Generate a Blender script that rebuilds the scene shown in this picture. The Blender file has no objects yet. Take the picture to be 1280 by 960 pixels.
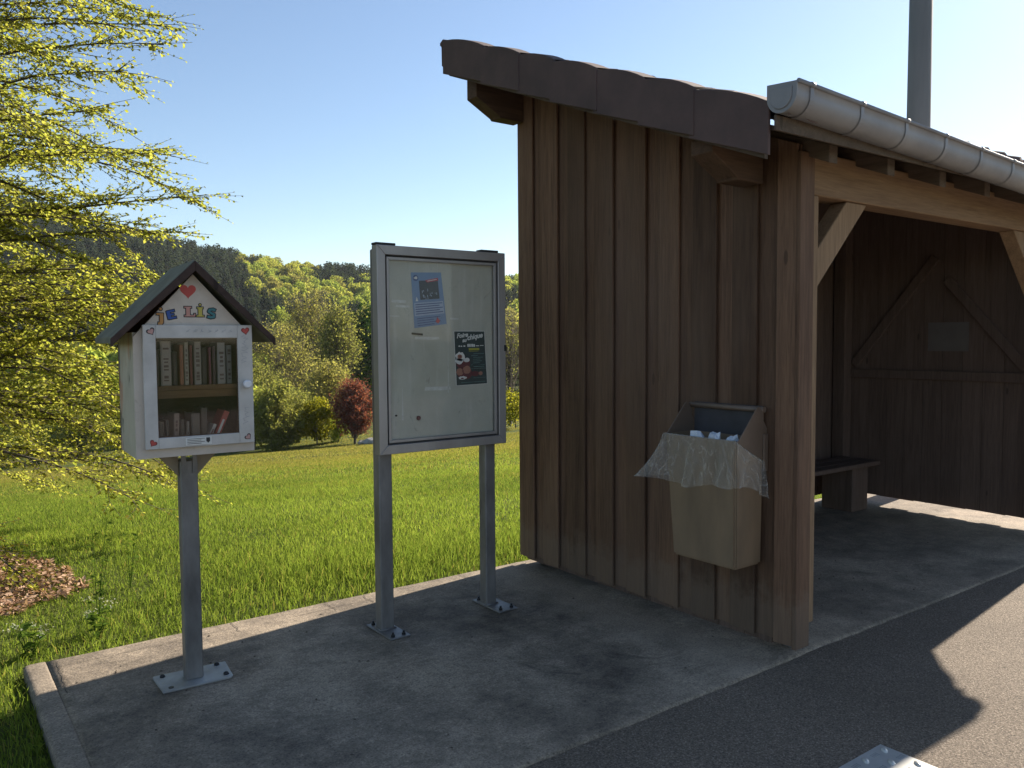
import bpy, bmesh, math, random
import numpy as np
from mathutils import Vector, Matrix, Euler

random.seed(7)
rng = np.random.default_rng(7)
SC = bpy.context.scene
COL = SC.collection
R = math.radians
SUN_AZ, SUN_EL = 7.2, 32.5

# ------------------------------------------------------------------ helpers
def link(o):
    COL.objects.link(o)
    return o

def tag(o, label=None, cat=None, group=None, kind=None):
    if label: o['label'] = label
    if cat: o['category'] = cat
    if group: o['group'] = group
    if kind: o['kind'] = kind
    return o

def thing(name, label, cat, loc=(0, 0, 0), rz=0.0, group=None):
    o = link(bpy.data.objects.new(name, None))
    o.empty_display_size = .1
    o.location = loc
    o.rotation_euler = (0, 0, rz)
    return tag(o, label, cat, group)

def root_of(o):
    while o.parent: o = o.parent
    return o

def obj(name, bm, mat, parent=None, local=False, smooth=False):
    me = bpy.data.meshes.new(name)
    if parent is not None and not local:
        r = root_of(parent)
        bm.transform((Matrix.Translation(r.location) @ Matrix.Rotation(r.rotation_euler.z, 4, 'Z')).inverted())
    if smooth:
        for f in bm.faces: f.smooth = True
    bm.normal_update()
    bm.to_mesh(me); bm.free()
    for m in (mat if isinstance(mat, (list, tuple)) else [mat]):
        me.materials.append(m)
    o = link(bpy.data.objects.new(name, me))
    if parent is not None: o.parent = parent
    return o

def obj_np(name, verts, faces, mat, parent=None, smooth=False, matidx=None):
    verts = np.asarray(verts, dtype=np.float32); faces = np.asarray(faces, dtype=np.int32)
    if parent is not None:
        r = root_of(parent)
        verts = verts - np.array(r.location, dtype=np.float32)
    me = mesh_np(name, verts, faces, mat, smooth, matidx)
    o = link(bpy.data.objects.new(name, me))
    if parent is not None: o.parent = parent
    return o

def mesh_np(name, verts, faces, mat, smooth=False, matidx=None):
    verts = np.asarray(verts, dtype=np.float32); faces = np.asarray(faces, dtype=np.int32)
    me = bpy.data.meshes.new(name)
    n = faces.shape[1]
    me.vertices.add(len(verts)); me.vertices.foreach_set('co', verts.ravel())
    me.loops.add(faces.size); me.loops.foreach_set('vertex_index', faces.ravel())
    me.polygons.add(len(faces))
    me.polygons.foreach_set('loop_start', np.arange(0, faces.size, n, dtype=np.int32))
    me.polygons.foreach_set('loop_total', np.full(len(faces), n, dtype=np.int32))
    if matidx is not None: me.polygons.foreach_set('material_index', np.asarray(matidx, dtype=np.int32))
    if smooth: me.polygons.foreach_set('use_smooth', np.ones(len(faces), dtype=bool))
    for m in (mat if isinstance(mat, (list, tuple)) else [mat]): me.materials.append(m)
    me.update(calc_edges=True); me.validate()
    return me

def box(bm, x0, x1, y0, y1, z0, z1, bev=0.0, mtx=None):
    m = Matrix.Translation(((x0+x1)/2, (y0+y1)/2, (z0+z1)/2)) @ Matrix.Diagonal((abs(x1-x0), abs(y1-y0), abs(z1-z0), 1))
    r = bmesh.ops.create_cube(bm, size=1, matrix=m)
    vs = r['verts']
    if bev > 0:
        es = list({e for v in vs for e in v.link_edges})
        rr = bmesh.ops.bevel(bm, geom=es, offset=bev, segments=1, affect='EDGES', profile=.5)
        vs = list({v for f in rr['faces'] for v in f.verts} | {v for v in vs if v.is_valid})
    if mtx is not None: bmesh.ops.transform(bm, matrix=mtx, verts=[v for v in vs if v.is_valid])
    return vs

def beam(bm, a, b, w, h, bev=.004, roll=0.0):
    """square bar from a to b; w across (local x), h (local y)"""
    a = Vector(a); b = Vector(b); d = b - a
    q = d.to_track_quat('Z', 'Y')
    m = Matrix.Translation((a+b)/2) @ q.to_matrix().to_4x4() @ Matrix.Rotation(roll, 4, 'Z')
    return box(bm, -w/2, w/2, -h/2, h/2, -d.length/2, d.length/2, bev, m)

def prism(bm, pts, axis, a, b, bev=0.0):
    """extrude the 2-D polygon pts along an axis ('x': pts=(y,z), 'y': pts=(x,z), 'z': pts=(x,y))"""
    def P(p, t):
        return {'x': (t, p[0], p[1]), 'y': (p[0], t, p[1]), 'z': (p[0], p[1], t)}[axis]
    va = [bm.verts.new(P(p, a)) for p in pts]; vb = [bm.verts.new(P(p, b)) for p in pts]
    n = len(pts); fs = [bm.faces.new(va), bm.faces.new(vb[::-1])]
    for i in range(n): fs.append(bm.faces.new((va[i], vb[i], vb[(i+1) % n], va[(i+1) % n])))
    bmesh.ops.recalc_face_normals(bm, faces=fs)
    if bev: bmesh.ops.bevel(bm, geom=list({e for f in fs for e in f.edges}), offset=bev, segments=1, affect='EDGES')
    return va + vb

def tube(bm, pts, radii, n=10, cap=True):
    pts = [Vector(p) for p in pts]
    if not hasattr(radii, '__len__'): radii = [radii]*len(pts)
    rings = []
    up = Vector((0.13, 0.21, 1)).normalized()
    for i, p in enumerate(pts):
        t = (pts[min(i+1, len(pts)-1)] - pts[max(i-1, 0)]).normalized()
        x = t.cross(up)
        if x.length < .05: x = t.cross(Vector((1, 0, 0)))
        x.normalize(); y = t.cross(x)
        rings.append([bm.verts.new(p + (x*math.cos(2*math.pi*k/n) + y*math.sin(2*math.pi*k/n))*radii[i]) for k in range(n)])
    for i in range(len(rings)-1):
        for k in range(n):
            f = bm.faces.new((rings[i][k], rings[i][(k+1) % n], rings[i+1][(k+1) % n], rings[i+1][k])); f.smooth = True
    if cap:
        bm.faces.new(rings[0][::-1]); bm.faces.new(rings[-1])

def disc(bm, c, r, axis, t, n=18):
    """a short cylinder with centre c, its axis along axis, thickness t"""
    pts = [(math.cos(2*math.pi*k/n)*r, math.sin(2*math.pi*k/n)*r) for k in range(n)]
    i = {'x': 0, 'y': 1, 'z': 2}[axis]; oth = [c[j] for j in range(3) if j != i]
    return prism(bm, [(oth[0]+p[0], oth[1]+p[1]) for p in pts], axis, c[i]-t/2, c[i]+t/2)

NB = bmesh.new

# ------------------------------------------------------------------ materials
class G:
    def __init__(s, name):
        s.m = bpy.data.materials.new(name); s.m.use_nodes = True
        s.t = s.m.node_tree; s.t.nodes.clear()
        s.out = s.n('ShaderNodeOutputMaterial')
    def n(s, typ, **kw):
        nd = s.t.nodes.new(typ)
        for k, v in kw.items():
            if k.startswith('i_'):
                nd.inputs[k[2:].replace('_', ' ')].default_value = v
            else: setattr(nd, k, v)
        return nd
    def l(s, a, b): s.t.links.new(a, b)
    def ramp(s, fac, stops):
        r = s.n('ShaderNodeValToRGB'); e = r.color_ramp.elements
        while len(e) < len(stops): e.new(.5)
        for el, (p, c) in zip(e, stops):
            el.position = p; el.color = (*c, 1) if len(c) == 3 else c
        s.l(fac, r.inputs[0]); return r.outputs[0]
    def mix(s, fac, a, b, blend='MIX'):
        m = s.n('ShaderNodeMix', data_type='RGBA', blend_type=blend)
        for sock, v in ((m.inputs[0], fac), (m.inputs[6], a), (m.inputs[7], b)):
            if isinstance(v, (int, float)): sock.default_value = v
            elif isinstance(v, tuple): sock.default_value = (*v, 1)
            else: s.l(v, sock)
        return m.outputs[2]
    def math(s, op, a, b=None, c=None):
        m = s.n('ShaderNodeMath', operation=op)
        for i, v in enumerate((a, b, c)):
            if v is None: continue
            if isinstance(v, (int, float)): m.inputs[i].default_value = v
            else: s.l(v, m.inputs[i])
        return m.outputs[0]
    def coords(s, scale=(1, 1, 1), island=0.0):
        tc = s.n('ShaderNodeTexCoord'); v = tc.outputs['Object']
        if island:
            g = s.n('ShaderNodeNewGeometry')
            sc = s.n('ShaderNodeVectorMath', operation='SCALE'); cb = s.n('ShaderNodeCombineXYZ')
            for i, f in enumerate((1, .37, .71)): s.l(s.math('MULTIPLY', g.outputs['Random Per Island'], f*island), cb.inputs[i])
            ad = s.n('ShaderNodeVectorMath', operation='ADD'); s.l(v, ad.inputs[0]); s.l(cb.outputs[0], ad.inputs[1]); v = ad.outputs[0]
        mp = s.n('ShaderNodeMapping'); mp.inputs['Scale'].default_value = scale
        s.l(v, mp.inputs[0]); return mp.outputs[0]
    def noise(s, vec, scale, detail=4, rough=.55, dist=0):
        nz = s.n('ShaderNodeTexNoise'); nz.inputs['Scale'].default_value = scale
        nz.inputs['Detail'].default_value = detail; nz.inputs['Roughness'].default_value = rough; nz.inputs['Distortion'].default_value = dist
        s.l(vec, nz.inputs['Vector']); return nz.outputs['Fac']
    def rand(s):
        return s.n('ShaderNodeNewGeometry').outputs['Random Per Island']
    def bump(s, h, strength, dist=.01, prev=None):
        b = s.n('ShaderNodeBump'); b.inputs['Strength'].default_value = strength; b.inputs['Distance'].default_value = dist
        s.l(h, b.inputs['Height'])
        if prev is not None: s.l(prev, b.inputs['Normal'])
        return b.outputs[0]
    def principled(s, col, rough=.7, metal=0.0, normal=None, spec=.5, **kw):
        p = s.n('ShaderNodeBsdfPrincipled')
        for sock, v in ((p.inputs['Base Color'], col), (p.inputs['Roughness'], rough), (p.inputs['Metallic'], metal), (p.inputs['Specular IOR Level'], spec)):
            if isinstance(v, (int, float)): sock.default_value = v
            elif isinstance(v, tuple): sock.default_value = (*v, 1)
            else: s.l(v, sock)
        if normal is not None: s.l(normal, p.inputs['Normal'])
        return p.outputs[0]
    def done(s, sh):
        s.l(sh, s.out.inputs[0]); return s.m

def simple(name, c1, c2=None, scale=6, rough=.6, metal=0.0, bump=.1, bscale=60, spec=.5, aniso=(1, 1, 1)):
    g = G(name); c2 = c2 or tuple(x*.8 for x in c1)
    v = g.coords(aniso); nz = g.noise(v, scale, 5, .6)
    col = g.ramp(nz, [(.3, c2), (.7, c1)])
    nb = g.noise(v, bscale, 3)
    return g.done(g.principled(col, rough, metal, g.bump(nb, bump, .003), spec))

def wood(name, dark, light, grain=(14, 14, .8), island=37.0, bvar=.35, stain=None, rough=.75, splash=None):
    """sawn timber: grain runs along the axis with the small scale value"""
    g = G(name)
    v = g.coords(grain, island)
    fine = g.noise(v, 6, 6, .65, .4); broad = g.noise(v, 1.2, 3, .5, .8)
    f = g.math('ADD', g.math('MULTIPLY', fine, .6), g.math('MULTIPLY', broad, .4))
    mid = tuple((a+b)/2 for a, b in zip(dark, light))
    col = g.ramp(f, [(.3, dark), (.5, mid), (.72, light)])
    rr = g.rand()
    k = g.math('ADD', g.math('MULTIPLY', rr, bvar), 1-bvar*.6)
    cc = g.n('ShaderNodeCombineColor')
    for i in range(3): g.l(k, cc.inputs[i])
    col = g.mix(1.0, col, cc.outputs[0], 'MULTIPLY')
    # knots
    kv = g.coords((3.5, 3.5, 1.1), island)
    vo = g.n('ShaderNodeTexVoronoi'); vo.inputs['Scale'].default_value = 1.6; g.l(kv, vo.inputs['Vector'])
    kn = g.ramp(vo.outputs['Distance'], [(.0, (1, 1, 1)), (.055, (1, 1, 1)), (.075, (0, 0, 0))])
    col = g.mix(g.math('MULTIPLY', kn, .55), col, tuple(x*.35 for x in dark))
    if stain:
        sv = g.coords((1, 1, .35)); sn = g.noise(sv, 1.3, 4, .6)
        col = g.mix(g.math('MULTIPLY', g.ramp(sn, [(.45, (0, 0, 0)), (.7, (1, 1, 1))]), .55), col, stain)
    if splash:
        tc = g.n('ShaderNodeTexCoord'); sx = g.n('ShaderNodeSeparateXYZ'); g.l(tc.outputs['Object'], sx.inputs[0])
        ns = g.noise(g.coords((1, 1, 1)), 9, 5, .7)
        hgt = g.math('ADD', sx.outputs[2], g.math('MULTIPLY', ns, -.45))
        col = g.mix(g.math('MULTIPLY', g.ramp(hgt, [(.0, (1, 1, 1)), (.12, (0, 0, 0))]), .32), col, splash)
    return g.done(g.principled(col, rough, 0, g.bump(fine, .45, .004), .25))

M = {}
M['clad'] = wood('weathered_cladding', (.064, .034, .022), (.185, .108, .066), bvar=.75, stain=(.16, .108, .078), splash=(.20, .16, .122))
M['clad_in'] = wood('inner_boarding', (.075, .052, .042), (.165, .117, .095), bvar=.35)
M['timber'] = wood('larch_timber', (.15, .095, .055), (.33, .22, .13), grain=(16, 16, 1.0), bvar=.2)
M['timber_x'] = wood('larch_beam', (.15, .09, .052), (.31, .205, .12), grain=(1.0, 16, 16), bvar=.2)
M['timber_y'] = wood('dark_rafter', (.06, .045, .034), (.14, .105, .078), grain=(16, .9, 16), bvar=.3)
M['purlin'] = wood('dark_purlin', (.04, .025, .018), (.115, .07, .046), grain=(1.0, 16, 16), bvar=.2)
M['tile'] = simple('clay_tile', (.105, .066, .06), (.06, .04, .038), 4, .8, 0, .3, 40)
M['zinc'] = simple('weathered_zinc', (.30, .30, .31), (.20, .20, .215), 3, .6, .35, .06, 25)
M['galv'] = simple('galvanised_steel', (.25, .242, .238), (.115, .108, .104), 9, .55, .4, .1, 50, aniso=(1, 1, .35))
M['dark_metal'] = simple('dark_bolt', (.04, .04, .045), (.025, .025, .025), 20, .5, .6)
M['alu'] = simple('anodised_aluminium', (.40, .385, .38), (.29, .275, .27), 5, .45, .55, .06, 80, aniso=(1, 1, .3))
M['alu_dark'] = simple('dark_aluminium', (.10, .10, .11), (.06, .06, .07), 8, .5, .5)
M['black'] = simple('black_rubber', (.02, .02, .02), (.012, .012, .012), 20, .6)

def concrete(name, light, dark, dirt, strength=.5, band=False):
    g = G(name); v = g.coords()
    big = g.noise(v, .9, 6, .62, .6); mid = g.noise(v, 5, 6, .65); fine = g.noise(v, 105, 4, .75)
    col = g.ramp(g.math('ADD', g.math('MULTIPLY', big, .55), g.math('MULTIPLY', mid, .45)), [(.38, dark), (.5, tuple((a+b)/2 for a, b in zip(light, dark))), (.60, light)])
    sp = g.ramp(fine, [(.36, (.35, .35, .35)), (.47, (.92, .92, .92)), (.58, (1.05, 1.05, 1.05)), (.68, (1.75, 1.72, 1.66))])
    col = g.mix(.8, col, sp, 'MULTIPLY')
    blot = g.noise(v, 2.3, 5, .75, 1.2)
    col = g.mix(g.math('MULTIPLY', g.ramp(blot, [(.55, (0, 0, 0)), (.68, (1, 1, 1))]), .55), col, dirt)
    grit = g.ramp(g.noise(v, 34, 5, .82), [(.34, (.58, .58, .58)), (.47, (.93, .93, .93)), (.56, (1.08, 1.08, 1.08)), (.67, (1.55, 1.53, 1.48))])
    col = g.mix(.85, col, grit, 'MULTIPLY')
    if band:      # pale dust that the rain has left along the wall and the kerb side
        tc = g.n('ShaderNodeTexCoord'); sx = g.n('ShaderNodeSeparateXYZ'); g.l(tc.outputs['Object'], sx.inputs[0])
        wob = g.math('MULTIPLY', g.math('SUBTRACT', mid, .5), .5)
        bx = g.ramp(g.math('MULTIPLY', g.math('ADD', sx.outputs[0], wob), .2), [(.585, (0, 0, 0)), (.63, (1, 1, 1)), (.665, (1, 1, 1)), (.69, (.15, .15, .15)), (.75, (.35, .35, .35))])
        by = g.ramp(g.math('MULTIPLY', g.math('ADD', sx.outputs[1], g.math('MULTIPLY', wob, .5)), .2), [(.476, (.28, .28, .28)), (.54, (0, 0, 0))])
        bb = g.math('MAXIMUM', bx, by)
        col = g.mix(g.math('MULTIPLY', g.math('MULTIPLY', bb, g.ramp(fine, [(.35, (.2, .2, .2)), (.6, (1, 1, 1))])), .55), col, tuple(min(1, x*1.1) for x in light))
    vo = g.n('ShaderNodeTexVoronoi'); vo.inputs['Scale'].default_value = 70; g.l(v, vo.inputs['Vector'])
    h = g.math('ADD', g.math('MULTIPLY', fine, .5), g.math('MULTIPLY', mid, 1.5))
    nb = g.bump(h, strength, .006)
    nb = g.bump(vo.outputs['Distance'], strength*.5, .004, nb)
    return g.done(g.principled(col, .88, 0, nb, .3))
M['slab'] = concrete('old_concrete', (.335, .272, .205), (.115, .094, .074), (.06, .05, .04), .8, True)
M['edging'] = concrete('smooth_concrete_edge', (.32, .262, .20), (.18, .148, .116), (.12, .10, .08), .45)

def asphalt():
    g = G('worn_asphalt'); v = g.coords()
    vo = g.n('ShaderNodeTexVoronoi'); vo.inputs['Scale'].default_value = 95; g.l(v, vo.inputs['Vector'])
    fine = g.noise(v, 120, 4, .8); big = g.noise(v, .8, 5, .6); mid = g.noise(v, 28, 4, .7)
    col = g.ramp(fine, [(.34, (.05, .041, .033)), (.46, (.15, .12, .092)), (.56, (.22, .175, .134)), (.68, (.44, .365, .29))])
    k = g.ramp(big, [(.35, (.85, .85, .85)), (.65, (1.1, 1.1, 1.1))])
    col = g.mix(1.0, col, k, 'MULTIPLY')
    st = g.n('ShaderNodeTexVoronoi'); st.inputs['Scale'].default_value = 38; g.l(v, st.inputs['Vector'])
    pick = g.math('LESS_THAN', st.outputs['Color'], .05)
    spot = g.math('MULTIPLY', pick, g.ramp(st.outputs['Distance'], [(.2, (1, 1, 1)), (.35, (0, 0, 0))]))
    col = g.mix(spot, col, (.03, .028, .026))
    nb = g.bump(fine, .9, .012); nb = g.bump(vo.outputs['Distance'], .5, .005, nb); nb = g.bump(mid, .35, .012, nb)
    return g.done(g.principled(col, .85, 0, nb, .35))
M['asphalt'] = asphalt()

def soil():
    g = G('meadow_soil'); v = g.coords()
    n1 = g.noise(v, .25, 6, .6); n2 = g.noise(v, 9, 5, .7)
    col = g.ramp(n1, [(.3, (.05, .075, .016)), (.7, (.085, .10, .02))])
    col = g.mix(g.math('MULTIPLY', n2, .6), col, (.045, .05, .016))
    return g.done(g.principled(col, .95, 0, g.bump(n2, .8, .05), .1))
M['soil'] = soil()

def leafmat(name, cols, trans=.5, rough=.6, vscale=None, spec=True, tboost=1.0, fleck=None, ttint=(1.25, 1.2, .75)):
    """thin foliage: diffuse plus light passing through, colour varied leaf by leaf and in drifts"""
    g = G(name); r = g.rand()
    n = len(cols)
    base = g.ramp(r, [(i/(n-1), c) for i, c in enumerate(cols)])
    if vscale:
        v = g.coords(); nz = g.noise(v, vscale, 3, .6)
        base = g.mix(1.0, base, g.ramp(nz, [(.3, (.72, .75, .75)), (.7, (1.2, 1.15, 1.1))]), 'MULTIPLY')
    if fleck:
        base = g.mix(g.ramp(r, [(fleck[1], (0, 0, 0)), (fleck[1]+.01, (1, 1, 1))]), base, fleck[0])
    d = g.n('ShaderNodeBsdfDiffuse'); g.l(base, d.inputs[0])
    t = g.n('ShaderNodeBsdfTranslucent')
    g.l(g.mix(1.0, base, tuple(q_*tboost for q_ in ttint), 'MULTIPLY'), t.inputs[0])
    m = g.n('ShaderNodeMixShader'); m.inputs[0].default_value = trans
    g.l(d.outputs[0], m.inputs[1]); g.l(t.outputs[0], m.inputs[2]); sh = m.outputs[0]
    if spec:
        gl = g.n('ShaderNodeBsdfGlossy'); gl.inputs['Roughness'].default_value = rough
        fr = g.n('ShaderNodeFresnel'); fr.inputs[0].default_value = 1.4
        m2 = g.n('ShaderNodeMixShader'); g.l(g.math('MULTIPLY', fr.outputs[0], .6), m2.inputs[0]); g.l(sh, m2.inputs[1]); g.l(gl.outputs[0], m2.inputs[2]); sh = m2.outputs[0]
    return g.done(sh)
M['beech_leaf'] = leafmat('young_beech_leaf', [(.17, .185, .028), (.22, .225, .036), (.28, .255, .05), (.19, .20, .03)], .68, .6, None, False, 1.65, ttint=(1.08, 1.12, .9))
M['grass'] = leafmat('meadow_grass', [(.10, .155, .026), (.13, .185, .034), (.17, .21, .05), (.11, .17, .03)], .6, .7, .35, False, 1.4, fleck=((.22, .19, .07), .965))
M['grass_far'] = leafmat('far_meadow_grass', [(.165, .16, .04), (.20, .19, .048), (.27, .225, .095), (.16, .17, .035)], .55, .7, .05, False, 1.4)
M['litter'] = leafmat('dry_leaf', [(.20, .12, .08), (.36, .225, .15), (.52, .37, .27), (.20, .11, .06)], .25, .6, None, False)
M['bark'] = simple('grey_bark', (.10, .085, .065), (.055, .045, .035), 6, .9, 0, .6, 18, aniso=(1, 1, .3))
M['twig'] = simple('brown_twig', (.085, .065, .045), (.05, .038, .028), 6, .85, 0, .3, 30)
M['weed_leaf'] = leafmat('weed_leaf', [(.07, .12, .02), (.10, .16, .03)], .5, .5, None, False)
M['weed_flower'] = leafmat('white_petal', [(.36, .38, .28), (.5, .52, .4)], .4, .6, spec=False)

# ------------------------------------------------------------------ camera (solved from the photograph's vanishing lines)
F_PX = 1018.0
RIGHT = Vector((.80310, -.59580, -.0070)).normalized()
FWD = Vector((.595, .802, -.055)).normalized()
RIGHT = (RIGHT - FWD*RIGHT.dot(FWD)).normalized()
UP = RIGHT.cross(FWD)
cam_d = bpy.data.cameras.new('camera'); cam = link(bpy.data.objects.new('camera', cam_d))
cam.matrix_world = Matrix(((RIGHT.x, UP.x, -FWD.x, 0), (RIGHT.y, UP.y, -FWD.y, 0), (RIGHT.z, UP.z, -FWD.z, 1.6), (0, 0, 0, 1)))
cam_d.sensor_width = 36; cam_d.lens = 36*F_PX/1280; cam_d.clip_end = 3000; cam_d.clip_start = .05
SC.camera = cam
CAM = Vector((0, 0, 1.6))
HF = Vector((FWD.x, FWD.y, 0)).normalized(); HR = Vector((HF.y, -HF.x, 0))

def ray(px, py):
    return FWD + RIGHT*((px-640)/F_PX) - UP*((py-480)/F_PX)
def at_dist(px, py, D):
    """world point seen at photo pixel (px, py) at horizontal distance D"""
    d = ray(px, py); return CAM + d*(D/math.hypot(d.x, d.y))

# ------------------------------------------------------------------ world, sun
w = bpy.data.worlds.new('World'); SC.world = w; w.use_nodes = True
nt = w.node_tree; nt.nodes.clear()
sky = nt.nodes.new('ShaderNodeTexSky'); sky.sky_type = 'NISHITA'; sky.sun_disc = False
sky.sun_elevation = R(SUN_EL); sky.sun_rotation = R(90-SUN_AZ); sky.air_density = 1.0; sky.dust_density = .35; sky.ozone_density = 1.2; sky.altitude = 250
bg = nt.nodes.new('ShaderNodeBackground'); bg.inputs[1].default_value = .071
wo = nt.nodes.new('ShaderNodeOutputWorld')
nt.links.new(sky.outputs[0], bg.inputs[0]); nt.links.new(bg.outputs[0], wo.inputs[0])
sd = bpy.data.lights.new('sun', 'SUN'); sd.energy = 5.0; sd.angle = R(.53); sd.color = (1, .90, .76)
sun = link(bpy.data.objects.new('sun', sd))
sdir = Vector((math.cos(R(SUN_EL))*math.cos(R(SUN_AZ)), math.cos(R(SUN_EL))*math.sin(R(SUN_AZ)), math.sin(R(SUN_EL))))
sun.rotation_euler = sdir.to_track_quat('Z', 'Y').to_euler(); sun.location = sdir*60
SC.view_settings.view_transform = 'Standard'; SC.view_settings.look = 'None'
SC.view_settings.exposure = 1.25; SC.view_settings.gamma = 1; SC.view_settings.use_curve_mapping = False
SC.render.engine = 'CYCLES'
SC.cycles.max_bounces = 8; SC.cycles.transparent_max_bounces = 12; SC.cycles.use_denoising = True

# ------------------------------------------------------------------ terrain
RIDGE_D, VALLEY_D, HILL_D = 400.0, 48.0, 170.0
def smooth(e0, e1, x):
    t = np.clip((x-e0)/(e1-e0), 0, 1); return t*t*(3-2*t)
def terrain(x, y):
    x = np.asarray(x, dtype=float); y = np.asarray(y, dtype=float)
    d = HF.x*x + HF.y*y; s = HR.x*x + HR.y*y
    u = np.clip(s/np.maximum(d, 1.0), -.75, .6)
    k = .094 - .082*u
    dd = np.maximum(d-5.2, 0); dd = np.where(dd < 3, dd*dd/6, dd-1.5)
    z1 = -.06 - k*np.minimum(dd, VALLEY_D-6.7) - .028*np.maximum(np.minimum(d, HILL_D)-VALLEY_D, 0)
    z1 = z1 + .05*np.sin(x*.33+1.2)*np.sin(y*.29)*smooth(7, 16, d)
    ridge = 1.6 + (.08+.28*np.clip(-u, -.1, .6)**2)*RIDGE_D - 10
    zb = -.06 - k*(VALLEY_D-6.7) - .028*(HILL_D-VALLEY_D)
    t = np.clip((d-HILL_D)/(RIDGE_D-HILL_D), 0, 1)
    hill = (ridge-zb)*(t*.75+.25*t*t*(3-2*t))
    z = z1 + np.where(d > HILL_D, hill, 0) - np.where(d > RIDGE_D, (d-RIDGE_D)*.12, 0)
    return z
radii = np.concatenate([[0.0], np.geomspace(.8, 1000, 110)])
a0 = math.atan2(HF.y, HF.x)
angs = np.concatenate([np.linspace(-.95, .95, 110), np.linspace(.95, 2*math.pi-.95, 42)[1:-1]]) + a0
nr, na = len(radii), len(angs)
rr, aa = np.meshgrid(radii, angs, indexing='ij')
tx, ty = rr*np.cos(aa), rr*np.sin(aa); tz = terrain(tx, ty)
idx = np.arange(nr*na).reshape(nr, na)
q = np.stack([idx[:-1, :], idx[1:, :], np.roll(idx, -1, 1)[1:, :], np.roll(idx, -1, 1)[:-1, :]], -1).reshape(-1, 4)
q = q[na:]
v3 = np.stack([tx, ty, tz], -1).reshape(-1, 3)
tri0 = np.stack([np.full(na, 0), idx[1], np.roll(idx[1], -1)], -1)
bm = NB(); bm.free()
g_o = obj_np('ground', v3, q, M['soil'], smooth=True); tag(g_o, kind='structure')

# road and slab
bm = NB()
xs = [-40, 60]
f = bm.faces.new([bm.verts.new(p) for p in ((-40, -12, -.014), (60, -12, -.014), (60, 2.39, -.014), (-40, 2.39, -.014))])
tag(obj('road', bm, M['asphalt']), kind='structure')
SX0, SX1, SY0, SY1 = .40, 12.5, 2.38, 4.62
def worn_slab(x0, x1, y0, y1, z, seed, jit=.005, step=.06, front=True):
    """a block whose upper arris is chipped and uneven"""
    g = np.random.default_rng(seed); n = max(2, int((x1-x0)/step)); xs_ = np.linspace(x0, x1, n)
    w1 = np.convolve(g.normal(0, 1, n+8), np.ones(5)/5, 'same')[4:-4]*jit*1.6 + g.normal(0, jit*.25, n)
    V, Fq = [], []
    rows = [(y0, -.5, 0, 1), (y0+.001, z-.012, .6, .5), (y0+.008, z-.004, 1, .4), (y0+.024, z, 1, 0), (y1-.012, z, 0, 0), (y1-.002, z-.0015, -.5, 0), (y1, z-.006, -.3, 0), (y1, -.5, 0, 0)]
    for (y, zz, k, d) in rows:
        V += [(a, y+b*k, zz-abs(b)*.5*d) for a, b in zip(xs_, w1)]
    for r in range(len(rows)-1):
        for q_ in range(n-1): Fq.append((r*n+q_, r*n+q_+1, (r+1)*n+q_+1, (r+1)*n+q_))
    b = len(V)
    for e in (0, n-1):
        m = len(rows)//2
        for r in range(m-1):
            f = (r*n+e, (r+1)*n+e, (len(rows)-2-r)*n+e, (len(rows)-1-r)*n+e); Fq.append(f if e == 0 else f[::-1])
    return V, Fq
V, Fq = worn_slab(SX0+.1, SX1, SY0, SY1, 0, 5, .009)
tag(obj_np('concrete_slab', V, Fq, M['slab']), kind='structure')
Vs, Fs, nb_ = [], [], 0
r_ = random.Random(3)
def add_part(V, Fq, sw=False):
    global nb_
    V = [(b, a, c) for a, b, c in V] if sw else V
    Fs.extend([tuple(k+nb_ for k in (f[::-1] if sw else f)) for f in Fq]); Vs.extend(V); nb_ += len(V)
add_part(*worn_slab(SY0, SY1, SX0, SX0+.0998, .0003, 11, .004), sw=True)
tag(obj_np('slab_edging', Vs, Fs, M['edging']), kind='structure')
# fine cracks across the rear edge and one along the old formwork line
Vs, Fs, nb_ = [], [], 0
def crack(pts, w_):
    global nb_
    for k, (x, y) in enumerate(pts):
        x2, y2 = pts[min(k+1, len(pts)-1)]; x1, y1 = pts[max(k-1, 0)]
        d = Vector((x2-x1, y2-y1)).normalized(); ww = w_*(.6+.8*r_.random())
        Vs.extend([(x-d.y*ww, y+d.x*ww, .0035), (x+d.y*ww, y-d.x*ww, .0035)])
        if k: b = nb_+2*k; Fs.append((b-2, b-1, b+1, b))
    nb_ += 2*len(pts)
for cx_ in (1.42, 1.98, 2.23, 2.95):
    p = []; x = cx_
    for k in range(9): p.append((x, 4.615-.022*k)); x += r_.uniform(-.008, .010)
    crack(p, .0018)
p = []; y = 4.50
for k in range(40): p.append((.53+.06*k, y)); y += r_.uniform(-.006, .006)
crack(p[:14], .0014); crack(p[19:31], .0012)
p = []; x = .545
for k in range(14): p.append((x, 4.58-.035*k)); x += r_.uniform(-.010, .010)
crack(p, .002)
tag(obj_np('slab_crack', Vs, Fs, simple('crack_dirt', (.055, .045, .036), None, 30, .95)), kind='structure')
# bits of dirt and leaf on the slab
def debris():
    V, Fc = [], []
    for i in range(170):
        x = rng.uniform(.55, 6.8); y = 2.45 + 2.05*rng.random()**.7
        if x > 3.6: y = rng.uniform(2.45, 4.4)
        s = rng.uniform(.003, .011); a = rng.uniform(0, 6.28)
        b = len(V)
        h = rng.uniform(.3, .8)*s
        for k in range(4):
            V.append((x+math.cos(a+k*1.57)*s*(1 if k % 2 else .6), y+math.sin(a+k*1.57)*s*(1 if k % 2 else .6), .0015))
        V.append((x, y, .0015+h))
        for k in range(4): Fc.append((b+k, b+(k+1) % 4, b+4))
    return V, Fc
V, Fc = debris(); tag(obj_np('leaf_debris', V, Fc, M['twig']), 'tiny dark bits of dry leaf and grit scattered over the concrete slab', 'debris', kind='stuff')

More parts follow.
